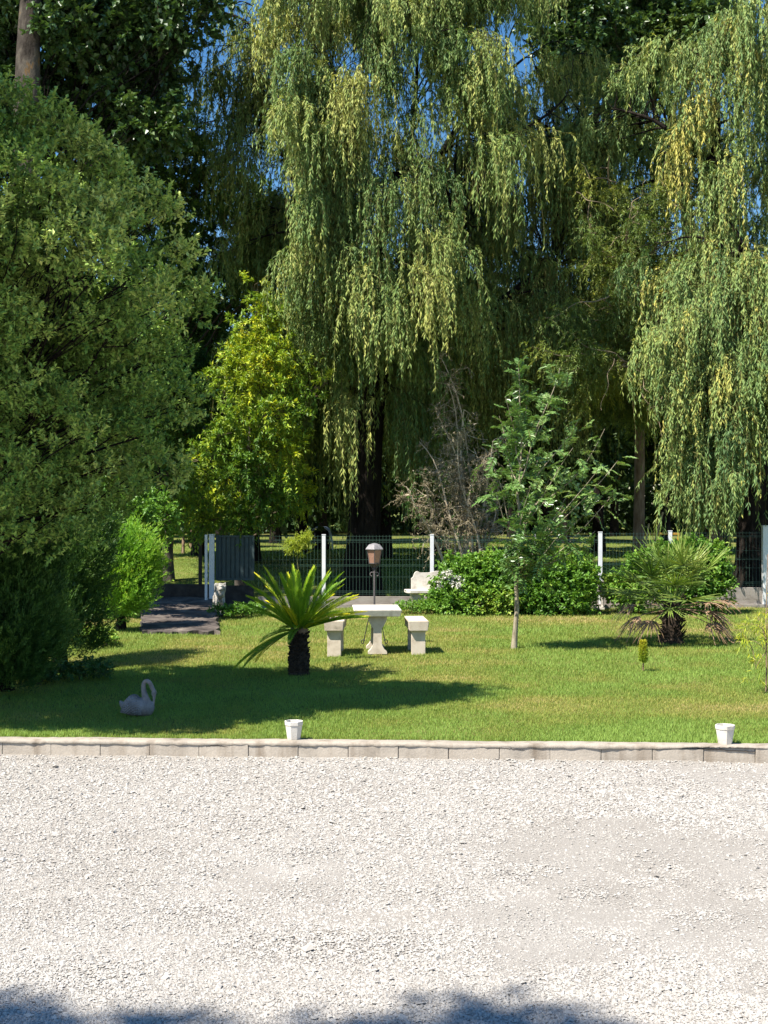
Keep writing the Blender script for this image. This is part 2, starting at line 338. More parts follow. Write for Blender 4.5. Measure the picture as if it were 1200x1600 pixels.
# ------------------------------------------------------------------ low wall between gravel and lawn
def low_wall():
    root = thing('low_wall', 'low wall of pale concrete blocks with a cracked mortar coping between gravel and lawn', 'wall', (0, 13.43, GZ))
    rng = np.random.default_rng(2); b = MB(); yaw = math.atan2(KD[1], KD[0])
    step = .503
    for i in range(-24, 40):
        s = i * step + .02
        c = K0 + KD * (s + step / 2) + KN * (.10 + rng.uniform(-.003, .003))
        b.bbox((c[0], c[1], -.135 + rng.uniform(-.004, .004)), (step - .005, .18, .23), .006, yaw + rng.uniform(-.008, .008), rough=.009, seed=i)
    for s0, s1 in ((-12, 20),):                       # mortar core behind the joints
        c = K0 + KD * ((s0 + s1) / 2) + KN * .105; b.box((c[0], c[1], -.137), (s1 - s0, .162, .226), yaw)
    b.build('block_course', M['block'], root)
    # coping: a rough mortar strip with a ragged front edge
    n = 2600; S = np.linspace(-12, 20, n); sec = []
    Z3 = lambda k, sc: vnoise(np.stack([S, np.full(n, k * 3.1), np.zeros(n)], 1), sc, k)
    over = -.003 + .007 * (Z3(1, 5) - .4) + .008 * (Z3(2, 22) - .5); low = -.033 + .01 * (Z3(3, 2) - .5) + .013 * (Z3(4, 19) - .5)
    crack = np.exp(-((S - 7.25) / .5) ** 2) * .02
    top = .004 + .014 * (Z3(5, 1.5) - .5) + .006 * (Z3(6, 14) - .5)
    prof = [(-over, low + crack), (-over - .004, low * .45), (-over + .014, top - .004), (.06, top), (.15, top + .002), (.205, top - .014), (.205, np.full(n, -.06))]
    V = []
    for dn, z in prof:
        dn = np.broadcast_to(dn, (n,)); z = np.broadcast_to(z, (n,))
        C = K0[None] + KD[None] * S[:, None] + KN[None] * dn[:, None]
        V.append(np.concatenate([C, z[:, None]], 1))
    V.append(np.stack([V[0][:, 0] + KN[0] * .03, V[0][:, 1] + KN[1] * .03, V[0][:, 2]], 1))
    V.append(V[0].copy()); k = len(V)
    V = np.stack(V, 1); idx = np.arange(n * k).reshape(n, k)
    F = np.stack([idx[:-1, :-1], idx[1:, :-1], idx[1:, 1:], idx[:-1, 1:]], -1).reshape(-1, 4)
    MB().add(V.reshape(-1, 3), F).build('coping', M['coping'], root, smooth=True)
    for s0, s1, seed in ((6.55, 7.75, 1), (4.9, 5.3, 2), (2.1, 2.35, 3)):      # cracks under the coping, their shadowed gaps drawn as dark tubes
        r2 = np.random.default_rng(seed); q = np.linspace(0, 1, 40); sv = s0 + (s1 - s0) * q; zz = -.05 + (.022 * np.sin(q * 3.6 + .3) if seed == 1 else .01 * np.sin(q * 4)) + r2.normal(0, .002, 40)
        C = K0[None] + KD[None] * sv[:, None] + KN[None] * .0095; b = MB().tube(np.concatenate([C, zz[:, None]], 1), .0045 * np.sin(q * PI) ** .4 + .0006, 5); b.build('crack', M['dark_board'], root)
low_wall()

def flower_pot(x, y, d, label, rz):
    r0, r1, h = .068, .098, .186; c = (px(x, d), d, 0.006)
    o = thing('flower_pot', label, 'flower pot', c, 'octagonal concrete pots on the low wall', rz)
    R = lambda prof, n=8: MB().lathe(prof, (0, 0, 0), n, rz=PI / 8)
    R([(0.001, 0), (r0, 0), (r0 + .003, .012), (r1 - .007, .145), (r1 - .001, .15), (r1 + .001, h - .006), (r1, h), (r1 - .014, h), (r1 - .018, h - .02), (r0 - .002, .06), (.001, .06)]).build('pot_body', M['white_stone'], o, world=False)
    MB().lathe([(r1 - .024, h - .062), (.05, h - .055), (.001, h - .05)], (0, 0, 0), 8, rz=PI / 8).build('soil', M['dark_board'], o, world=False)
flower_pot(459, 1160, 13.62, 'white octagonal concrete flower pot nearest the swan, on the low wall', .1)
flower_pot(1133, 1165, 13.38, 'white octagonal concrete flower pot above the cracked stretch of the low wall', .35)

# ------------------------------------------------------------------ stuff: gravel stones and grass
def stones():
    rng = np.random.default_rng(11); n = int(360000)
    Y = 5.6 / (1 - rng.random(n) * (1 - 5.6 / 13.75)); X = rng.uniform(-1, 1, n) * (Y * .36 + .5)
    ok = Y < kerb_y(X) + .0; X, Y = X[ok], Y[ok]
    P = np.stack([X, Y, np.zeros_like(X)], 1)
    # a worn dusty patch on the right, thin streaks elsewhere
    e = ((X - 2.3) / 1.9) ** 2 + ((Y - 8.9) / 1.75) ** 2
    bare = np.clip(1.3 - e + (vnoise(P, 1.1, 23) - .5) * 1.8 + (vnoise(P, 4, 24) - .5) * 1.0, 0, 1) * .55 + np.clip((vnoise(P, .8, 21) - .72) * 2.0, 0, .3)
    bare = np.clip(bare + (vnoise(P, 3, 22) - .5) * .9 * (bare > .03), 0, .72)
    ok = rng.random(len(X)) > bare; X, Y, P, bare = X[ok], Y[ok], P[ok], bare[ok]
    n = len(X); sz = np.exp(rng.normal(math.log(.0066), .38, n)) * np.where(bare > .3, .8, 1.0) * np.clip(Y / 9.5, .9, 1.25)
    Vb = np.array([[1, 0, 0], [0, 1, 0], [-1, 0, 0], [0, -1, 0], [0, 0, 1], [0, 0, -.6]], float)
    V = Vb[None] * (1 + rng.uniform(-.35, .35, (n, 6, 1))); V = V + rng.normal(0, .16, (n, 6, 3)); V[:, :, 2] *= .62; V[:, :, 0] *= 1.25
    a = rng.uniform(0, 2 * PI, n); tl = rng.uniform(-.5, .5, n); ca, sa = np.cos(a), np.sin(a)
    x, y, z = V[..., 0], V[..., 1], V[..., 2]
    x, z = x * np.cos(tl)[:, None] + z * np.sin(tl)[:, None], z * np.cos(tl)[:, None] - x * np.sin(tl)[:, None]
    V = np.stack([x * ca[:, None] - y * sa[:, None], x * sa[:, None] + y * ca[:, None], z], 2) * sz[:, None, None]
    h = gravel_h(X, Y) + sz * .22
    V = V + np.stack([X, Y, h], 1)[:, None, :]
    Fb = np.array([[0, 1, 4], [1, 2, 4], [2, 3, 4], [3, 0, 4], [1, 0, 5], [2, 1, 5], [3, 2, 5], [0, 3, 5]])
    F = (Fb[None] + 6 * np.arange(n)[:, None, None]).reshape(-1, 3)
    pv = np.clip(rng.normal(.6, .25, n) + (vnoise(P, .9, 9) - .5) * .35, 0, 1)
    tag(MB().add(V.reshape(-1, 3), F, np.repeat(pv, 8)).build('gravel_stones', M['stone_bit']), 'loose pale crushed stones covering the yard in front of the low wall', 'gravel', kind='stuff')
stones()

RAMP = [(-4.45, 24.7), (-3.04, 24.7), (-4.08, 32.1), (-5.75, 32.1)]
def in_ramp(X, Y):
    t = np.clip((Y - 24.7) / 7.4, 0, 1); return (Y > 24.6) & (Y < 32.4) & (X > -4.45 - 1.3 * t) & (X < -3.04 - 1.04 * t)
def grass():
    rng = np.random.default_rng(5); n = int(620000)
    Y = 13.3 / (1 - rng.random(n) * (1 - 13.3 / 60)); X = rng.uniform(-1, 1, n) * (Y * .30 + .4)
    ok = (Y > kerb_y(X) + .2) & ~in_ramp(X, Y); X, Y = X[ok], Y[ok]; n = len(X)
    P = np.stack([X, Y, np.zeros(n)], 1)
    dry = vnoise(P, .45, 31) * .6 + vnoise(P, 1.7, 32) * .4
    e = ((X - px(805, 16)) / .9) ** 2 + ((Y - 15.9) / .8) ** 2; dry = dry + .42 * np.exp(-e * 1.5) - .12
    dry = dry - np.clip((15.0 - Y) / 2.5, 0, .5) * .35
    var = np.clip(.6 - (dry - .42) * 1.75 + rng.normal(0, .16, n), 0, 1)
    sc = np.clip(Y / 14, 1, 3.2) ** .8
    L = rng.uniform(.018, .044, n) * np.clip(sc, 1, 1.7) * np.clip(1.25 - dry * .7, .4, 1.2); W = rng.uniform(.005, .009, n) * sc
    edge = (np.abs(Y - kerb_y(X) - .25) < .12); L = np.where(edge, L * 1.25, L)
    a = rng.uniform(0, 2 * PI, n); lean = rng.uniform(.1, .9, n)
    T = np.stack([np.cos(a) * lean, np.sin(a) * lean, np.ones(n)], 1); T = unit(T)
    b = a + rng.normal(PI / 2, .5, n); S = np.stack([np.cos(b), np.sin(b), np.zeros(n)], 1)
    B = np.stack([X, Y, lawn_h(X, Y) - .004], 1)
    V = np.stack([B - S * W[:, None] / 2, B + S * W[:, None] / 2, B + T * L[:, None]], 1).reshape(-1, 3)
    tag(MB().add(V, np.arange(3 * n).reshape(n, 3), var).build('grass', M['grass']), 'short mown grass blades with dry patches over the lawn', 'grass', kind='stuff')
grass()

# ------------------------------------------------------------------ trees and plants: generators
def bend(p0, p1, rng, n=8, amp=.1, sag=0.0):
    p0 = np.asarray(p0, float); p1 = np.asarray(p1, float); t = np.linspace(0, 1, n)[:, None]; L = np.linalg.norm(p1 - p0)
    w = np.zeros((n, 3))
    for f in (1, 2, 3): w += np.sin(t * PI * f) * rng.normal(0, amp * L / f, 3)
    P = p0 + (p1 - p0) * t + w * .6; P[:, 2] += (sag * L * np.sin(t * PI))[:, 0]
    return P
def trunk_mb(path, r, sides=14, flare=1.5, rng=None, furrow=.08):
    P = np.asarray(path, float); n = len(P); mb = MB()
    rr = np.array(r, float); t = np.linspace(0, 1, n); rr = rr * (1 + (flare - 1) * np.exp(-t * 9))
    V = []; a = np.arange(sides) * 2 * PI / sides; ph = rng.uniform(0, 6, 4)
    for i in range(n):
        k = 1 + furrow * (np.sin(3 * a + ph[0]) + .6 * np.sin(5 * a + ph[1] + i * .25) + .5 * np.sin(8 * a + ph[2])) * (1 if i < n - 1 else .5)
        V.append(np.stack([P[i, 0] + np.cos(a) * rr[i] * k, P[i, 1] + np.sin(a) * rr[i] * k, np.full(sides, P[i, 2])], 1))
    F = [[i * sides + k, i * sides + (k + 1) % sides, (i + 1) * sides + (k + 1) % sides, (i + 1) * sides + k] for i in range(n - 1) for k in range(sides)]
    mb.add(np.concatenate(V), F); return mb
def rough_path(p0, p1, n, rng, amp):
    P = bend(p0, p1, rng, n, amp); return P
def shoot_leaves(mb, rng, S, D, SL, nl, L, W, var, ang=.9, droop=0.0, upn=.6, twigs=None, tr=.003):
    """leafy shoots: starts S, directions D, lengths SL, nl leaves on each"""
    n = len(S); t = rng.uniform(.08, 1.02, (n, nl)); SL = np.broadcast_to(SL, (n,))
    P = S[:, None] + D[:, None] * (SL[:, None] * t)[..., None]; P[..., 2] -= droop * SL[:, None] * t ** 2
    R = rdir(rng, n * nl).reshape(n, nl, 3)
    dd = D[:, None] * (1 - .5 * ang) + R * ang; dd[..., 2] -= droop * t; dd = unit(dd)
    N = R * .4 + rdir(rng, n * nl).reshape(n, nl, 3) * .5 + D[:, None] * .5 + np.array([0, 0, upn + .35]); N = N.reshape(-1, 3)
    ll = rng.uniform(.7, 1.25, n * nl) * L
    v = np.broadcast_to(np.asarray(var)[:, None], (n, nl)).ravel() + rng.normal(0, .12, n * nl)
    mb.leaves(P.reshape(-1, 3), dd.reshape(-1, 3), N, ll, ll * W / L, np.clip(v, 0, 1))
    if twigs is not None:
        tt = np.linspace(0, 1, 4); TP = S[:, None] + D[:, None] * (SL[:, None] * tt)[..., None]; TP[..., 2] -= droop * SL[:, None] * tt ** 2
        twigs.tubes(TP, np.linspace(1, .4, 4)[None] * tr, 3)
def lobe_points(rng, lobes, n, shell=.35, up=.25):
    """points on and just under the surface of a set of ellipsoids, with outward directions"""
    lobes = np.asarray(lobes, float); A = lobes[:, 3] * lobes[:, 4] + lobes[:, 5] * lobes[:, 3]; pk = rng.choice(len(lobes), n, p=A / A.sum())
    u = rdir(rng, n); f = 1 - shell * rng.random(n) ** 1.5; lb = lobes[pk]
    P = lb[:, :3] + u * lb[:, 3:] * f[:, None]
    D = unit(u / lb[:, 3:] + rdir(rng, n) * .45 / lb[:, 3:].mean(1, keepdims=True) + np.array([0, 0, up]) / lb[:, 3:].mean(1, keepdims=True))
    return P, D, pk
def sublobes(rng, lobes, m=14, f=.42, depth=.25):
    out = []
    for lb in np.asarray(lobes, float):
        u = rdir(rng, m); P = lb[:3] + u * lb[3:] * (1 - depth * rng.random((m, 1))); r = lb[3:] * (f * rng.uniform(.6, 1.25, (m, 1))); out.append(np.concatenate([P, r], 1))
    return np.concatenate(out)
def envelope_lobes(rng, c, r, n, lr, squash=.8, shellmin=.45):
    u = rdir(rng, n); f = shellmin + (1 - shellmin) * rng.random(n) ** .6
    P = np.array(c) + u * np.array(r) * f[:, None]; s = rng.uniform(lr[0], lr[1], n)
    return np.concatenate([P, np.stack([s, s, s * squash], 1)], 1)
def tree(name, label, cat, base, trunk_pts, trunk_r, lobes, nshoots, nl, L, W, SL, leafm, barkm, seed, group=None, droop=.15, ang=.9, flare=1.4, limb_r=.35, clump=.9, shell=.45, twig=True, sides=14, furrow=.07, bias=.5, up=.25, sub=(16, .36, .25), branchm=None, zgrad=0.0):
    rng = np.random.default_rng(seed); o = thing(name, label, cat, base, group)
    tp = np.asarray(trunk_pts, float); n = len(tp)
    path = np.concatenate([rough_path(tp[i], tp[i + 1], 7, rng, .015)[:-1 if i < n - 2 else None] for i in range(n - 1)])
    rr = np.interp(np.linspace(0, 1, len(path)), np.linspace(0, 1, len(trunk_r)), trunk_r)
    trunk = trunk_mb(path, rr, sides, flare, rng, furrow).build('trunk', barkm, o, smooth=True)
    br = MB()
    for lb in lobes:
        i = int(np.argmin(np.linalg.norm(path - lb[:3] + np.array([0, 0, .35 * (lb[2] - path[0, 2])]), axis=1))); i = min(i, len(path) - 2)
        p = bend(path[i], lb[:3], rng, 8, .07, .04); r0 = rr[i] * limb_r
        br.tube(p, np.linspace(r0, max(.006, r0 * .2), 8), 6, cap=False)
        for k in range(5):
            u = rdir(rng, 1)[0]; u[2] = abs(u[2]) * .6; q = lb[:3] + u * lb[3:] * .9
            br.tube(bend(p[rng.integers(4, 8)], q, rng, 5, .08), np.linspace(r0 * .3 + .004, .004, 5), 4, cap=False)
    br.build('branches', branchm or M['twig'], o, smooth=True)
    lobes = sublobes(rng, lobes, *sub) if sub else lobes
    P, D, pk = lobe_points(rng, lobes, int(nshoots * Q), shell, up)
    lv = rng.normal(0, .1, len(lobes))
    var = bias + (vnoise(P, clump, seed) - .5) * .7 + lv[pk] + rng.normal(0, .06, len(P)) + zgrad * (P[:, 2] - P[:, 2].mean())
    mb = MB(); tw = MB() if twig else None
    shoot_leaves(mb, rng, P, D, rng.uniform(.6, 1.3, len(P)) * SL, nl, L, W, var, ang, droop, .5, tw, L * .03)
    if twig: mb.take(tw, 1)
    mb.build('crown', [leafm, M['twig']], o)
    return o

def strands(mb, tw, rng, S, H, LEN, OUT, nl, L, W, var, seedk=0, K=7):
    """weeping strands: start S, horizontal direction H, hanging length LEN, outward reach OUT"""
    n = len(S)
    def pos(t):
        out = OUT[:, None] * (1 - np.exp(-3.2 * t)); z = .12 * LEN[:, None] * np.sin(np.minimum(t * 5, PI)) * .6 - LEN[:, None] * t ** 1.35
        return S[:, None] + H[:, None] * out[..., None] + np.stack([0 * z, 0 * z, z], 2)
    wob = rng.normal(0, .05, (n, 2))
    t = np.sort(rng.uniform(0.02, 1, (n, nl)), axis=1); P = pos(t); P2 = pos(t + .03); T = unit(P2 - P)
    P[..., 0] += wob[:, :1] * np.sin(t * 5); P[..., 1] += wob[:, 1:] * np.sin(t * 5)
    R = rdir(rng, n * nl).reshape(n, nl, 3)
    D = unit(T * .8 + R * .6 + np.array([0, 0, -.2])); N = unit(R * .6 + rdir(rng, n * nl).reshape(n, nl, 3) * .6 + H[:, None] * .5 + np.array([0, 0, .55]))
    ll = rng.uniform(.7, 1.3, n * nl) * L
    v = np.clip(np.broadcast_to(var[:, None], (n, nl)).ravel() + rng.normal(0, .12, n * nl), 0, 1)
    mb.leaves(P.reshape(-1, 3), D.reshape(-1, 3), N.reshape(-1, 3), ll, ll * W / L, v, .1)
    tt = np.linspace(0, 1, K)[None].repeat(n, 0); TP = pos(tt)
    TP[..., 0] += wob[:, :1] * np.sin(tt * 5); TP[..., 1] += wob[:, 1:] * np.sin(tt * 5)
    tw.tubes(TP, np.linspace(.006, .002, K)[None], 3)

def willow(label, base, trunk_pts, trunk_r, leaders, tufts, leafm, seed, L=.13, W=.028, group='weeping willows behind the fence'):
    """tufts: list of (x, y, z, spread, strand length, n strands, leaves)"""
    rng = np.random.default_rng(seed); o = thing('weeping_willow', label, 'tree', base, group)
    tp = np.asarray(trunk_pts, float)
    path = np.concatenate([rough_path(tp[i], tp[i + 1], 8, rng, .02)[:-1 if i < len(tp) - 2 else None] for i in range(len(tp) - 1)])
    rr = np.interp(np.linspace(0, 1, len(path)), np.linspace(0, 1, len(trunk_r)), trunk_r)
    trunk_mb(path, rr, 22, 1.35, rng, .06).build('trunk', M['bark_dark'], o, smooth=True)
    br = MB(); nodes = [path[-1]]; nr = [rr[-1]]
    for (p0, p1, r0, r1) in leaders:
        p = bend(p0, p1, rng, 12, .06, .05); r = np.linspace(r0, r1, 12); br.tube(p, r, 8, cap=False); nodes += list(p); nr += list(r)
    nodes = np.array(nodes); nr = np.array(nr)
    mb = MB(); tw = MB(); cen = np.array([base[0], base[1]])
    T2 = []
    for (x, y, z, sp, ln, ns, nl) in tufts:
        for q in range(3 if ln < 3 else 2): T2.append((x + rng.normal(0, .42), y + rng.normal(0, .3), z + rng.normal(-.1, .4), sp, ln * (rng.uniform(.36, .72) if ln < 3 else rng.uniform(.6, 1)), ns * .8, nl))
    tufts = T2
    for (x, y, z, sp, ln, ns, nl) in tufts:
        c = np.array([x, y, z])
        dist = np.linalg.norm((nodes - c) * np.array([1, 1, .8]), axis=1) + np.where(nodes[:, 2] > z + .3, 3, 0); i = int(np.argmin(dist))
        p = bend(nodes[i], c, rng, 8, .07, .12); br.tube(p, np.linspace(min(nr[i] * .5, .05), .008, 8), 5, cap=False)
        n = max(4, int(ns * Q)); h = c[:2] - cen; h = h / max(np.linalg.norm(h), .3) + rng.normal(0, .5, 2); u = rng.random((n, 1)) ** .8; H = np.zeros((n, 3)); H[:, :2] = h[None] * .6 + rng.normal(0, .55, (n, 2))
        S = c + rng.normal(0, 1, (n, 3)) * sp * .5 * np.array([1, 1, .5]) + u * np.array([h[0], h[1], .25]) * .55 - u ** 2 * np.array([0, 0, .65])
        for k in range(3):
            br.tube(bend(p[5], S[k], rng, 5, .1, .1), np.linspace(.012, .004, 5), 4, cap=False)
        tv = rng.normal(.5, .19)
        strands(mb, tw, rng, S, H, ln * rng.uniform(.4, 1.2, n) * np.where(rng.random(n) < .12, 1.5, 1), rng.uniform(.15, .55, n) * (.5 + .2 * ln), int(nl * rng.uniform(.75, 1.25)), L * rng.uniform(.8, 1.2), W, tv + rng.normal(0, .12, n))
    br.build('branches', M['bark_dark'], o, smooth=True); mb.take(tw, 1).build('crown', [leafm, M['willow_twig']], o)
    return o

# ---- central weeping willow
D1 = 34.0
def at(x, y, d): return (px(x, d), d, pz(y, d))
def willow_main():
    rng = np.random.default_rng(101); T = []
    # outer hanging masses on the sunlit front: (pixel x, pixel y of the tuft top, distance, strand length m, strands)
    def add(x, y, d, ln, ns=46, sp=.42, nl=38): X, Y, Z = at(x, y, d); T.append((X, Y, Z, sp, ln, ns, nl))
    front = [(530, 95, 2.2), (560, 70, 2.0), (640, 60, 2.0), (700, 45, 1.8), (500, 150, 2.4), (520, 190, 2.6), (600, 150, 2.4), (660, 130, 2.2), (720, 110, 2.2),
             (560, 225, 2.6), (512, 240, 3.0), (610, 260, 2.8), (680, 230, 2.4), (740, 190, 2.4), (545, 300, 2.8), (530, 330, 2.9), (640, 330, 2.4), (590, 345, 2.8), (500, 390, 2.6),
             (530, 400, 2.4), (690, 330, 2.4), (560, 420, 2.2), (620, 415, 2.4), (660, 395, 2.6), (700, 395, 2.2), (515, 450, 2.0), (590, 440, 2.0), (640, 440, 2.0), (490, 110, 1.8), (505, 300, 2.6)]
    for x, y, l in front: add(x + rng.normal(0, 6), y, rng.uniform(31.2, 32.6), l, 50)
    for k in range(12): add(470 + 23 * k + rng.normal(0, 8), rng.uniform(-90, 5), rng.uniform(31.6, 34.5), rng.uniform(1.6, 2.4), 46)
    for k in range(34): T.append((rng.uniform(-1.6, 3.2), rng.uniform(32.4, 35.4), rng.uniform(15.4, 19), .5, rng.uniform(1.8, 2.6), 46, 38))  # unseen crown top above the view, added to shade the right wing
    # right wing, darker and deeper
    for x, y, l in [(790, 190, 2.4), (840, 190, 2.2), (870, 230, 2.6), (830, 270, 2.8), (780, 290, 2.8), (880, 310, 2.8), (740, 340, 2.6), (800, 370, 3.0), (850, 390, 3.2),
                    (760, 430, 3.2), (900, 200, 2.4), (820, 450, 3.4), (890, 400, 3.2), (780, 130, 2.2), (730, 70, 1.8)]:
        add(x + rng.normal(0, 6), y, rng.uniform(34.0, 36.4), l, 50)
    for x, y, l in [(760, 470, 3.4), (720, 480, 3.6), (800, 520, 3.2), (850, 500, 3.6), (880, 540, 3.2), (740, 560, 3.0), (690, 500, 2.6)]: add(x, y, rng.uniform(34.5, 36.5), l, 50)
    # left side, in the shade
    for x, y, l in [(430, 200, 2.4), (440, 350, 2.6), (430, 60, 1.8), (400, 150, 2.0), (370, 60, 1.5), (350, 120, 1.6), (330, 50, 1.2), (395, 20, 1.5), (385, 210, 2.0), (410, 110, 1.8), (362, 165, 1.6), (390, 70, 1.8), (420, 20, 1.8), (345, 90, 1.4), (430, 130, 2.0)]:
        add(x, y, rng.uniform(35, 37.5), l * .8, 17, .5, 24)
    # inner curtains hanging low round the trunk
    for x in range(478, 672, 21):
        for k in range(3):
            y = rng.uniform(430, 600); d = rng.uniform(33.4, 36.8); z = pz(y, d); add(x + rng.normal(0, 8), y, d, min(z - 2.4, rng.uniform(2.6, 4.6)), 42, .42, 48)
    for x in (470, 500, 530, 640, 610): add(x, 610, rng.uniform(34.6, 35.8), rng.uniform(1.8, 2.4), 36, .35, 40)
    # back of the crown
    for k in range(60):
        a = rng.uniform(.1, PI - .1); X = .8 + 4.0 * math.cos(a); Y = 34.5 + 3.6 * math.sin(a); T.append((X, Y, rng.uniform(5.5, 14.5), .5, rng.uniform(2, 3.4), 40, 34))
    b = (px(565, D1), D1, 0.0)
    fork = np.array([px(580, D1), D1, 5.0])
    lead = [(fork, (px(620, 33), 33, 10.5), .3, .12), (fork, (px(540, 32.5), 32.5, 9.5), .26, .1), (fork, at(450, 250, 35.2), .26, .15), (at(450, 250, 35.2), at(438, -80, 35.6), .1, .05), (at(450, 110, 35.5), at(350, 20, 36), .08, .02),
            (at(450, 100, 35.5), at(385, 60, 35.2), .06, .02), (at(455, 220, 35.4), at(350, 180, 36), .07, .02),
            (fork, at(780, 260, 33.6), .26, .1), (at(640, 240, 33), at(660, 20, 33.6), .07, .02), (fork, (2.2, 37, 10), .2, .08), (at(690, 240, 33.2), at(820, 90, 34), .09, .03), (fork, at(860, 420, 35), .16, .05),
            (at(780, 260, 33.6), at(885, 150, 34), .07, .02), (at(480, 330, 33.5), at(520, 120, 32.4), .06, .02), ((-.3, 34, 6.5), (-2.2, 37, 10.5), .18, .06), (at(760, 130, 34), at(790, -20, 34), .035, .01), (at(790, 90, 34), at(815, 20, 34), .03, .01)]
    willow('large weeping willow with a thick dark trunk behind the lantern and stone table', b,
           [b, (px(570, D1), D1, 2.4), tuple(fork)], [.47, .40, .38, .36], lead, T, M['willow'], 7)
willow_main()

# ---- right weeping willow
def willow_right():
    rng = np.random.default_rng(202); T = []
    def add(x, y, d, ln, ns=46, sp=.42, nl=38): X, Y, Z = at(x, y, d); T.append((X, Y, Z, sp, ln, ns, nl))
    for x, y, l in [(1130, 430, 2.4), (1170, 420, 2.6), (1100, 470, 2.4), (1195, 470, 3.0), (1140, 500, 2.8), (1180, 540, 2.8), (1110, 560, 2.4), (1150, 600, 2.6), (1095, 640, 2.6), (1125, 660, 2.8), (1150, 600, 1.6), (1185, 540, 1.6), (1085, 690, 2.4), (1110, 710, 2.2), (1120, 720, 1.6), (1095, 740, 1.6), (1210, 560, 2.4), (1225, 560, 1.6), (1090, 520, 2.2), (1120, 600, 2.8), (1210, 430, 2.6)]:
        add(x + rng.normal(0, 5) + (10 if x < 1140 else 4), y, rng.uniform(30.8, 32.2), l, 52)
    for x, y, l in [(1140, 20, 2.0), (1180, 10, 2.2), (1200, 80, 2.4), (1150, 90, 2.2), (1110, 60, 1.8), (1090, 130, 2.0), (1130, 150, 2.2), (1180, 170, 2.6), (1100, 200, 2.2), (1150, 230, 2.6), (1195, 250, 2.8),  (1160, 330, 2.8), (1195, 350, 2.6), (1130, 300, 2.6), (1230, 150, 2.4), (1235, 300, 2.4), (1205, 30, 2.0), (1225, 80, 2.2), (1190, -20, 2.0), (1200, 200, 2.4)]:
        add(x + rng.normal(0, 6), y, rng.uniform(32.0, 35), l, 46)
    for x, y, l in [(1085, 470, 2.0), (1095, 430, 2.0), (1075, 400, 1.8), (1100, 380, 2.2), (1110, 500, 2.2)]: add(x, y, rng.uniform(32.0, 32.9), l, 50)
    for x, y, l in [(1060, 165, 1.1), (1020, 150, 1.0), (985, 160, 1.0), (950, 170, 1.1), (920, 190, 1.2), (1000, 180, 1.2), (960, 215, 1.8), (900, 245, 2.0), (940, 300, 2.4)]: add(x, y, rng.uniform(34.4, 36), l, 40)
    for k in range(30):
        a = rng.uniform(0, PI); X = 9.6 + 3.6 * math.cos(a); Y = 34.8 + 3.4 * math.sin(a); T.append((X, Y, rng.uniform(5, 14), .5, rng.uniform(2, 3.6), 42, 34))
    b = (px(1180, D1), D1, 0.0); fork = np.array([px(1195, D1), D1, 5.2])
    lead = [(fork, at(1160, 380, 32), .24, .07), (fork, at(1120, 120, 33.5), .26, .08), (fork, at(1240, 60, 34), .26, .1), (fork, at(1110, 520, 31.6), .15, .05), (at(1150, 280, 33), at(960, 170, 34), .12, .02),
            (fork, (12.2, 35.5, 9.5), .2, .06), (fork, (9.5, 37.8, 10), .2, .06), (at(1165, 480, 33), at(1090, 600, 31.5), .08, .03), (fork, at(1230, 480, 31.5), .15, .04)]
    willow('weeping willow with pale hanging strands and a black trunk at the right edge', b,
           [b, (px(1182, D1), D1, 2.4), tuple(fork)], [.5, .43, .38, .34], lead, T, M['willow_b'], 8)
willow_right()

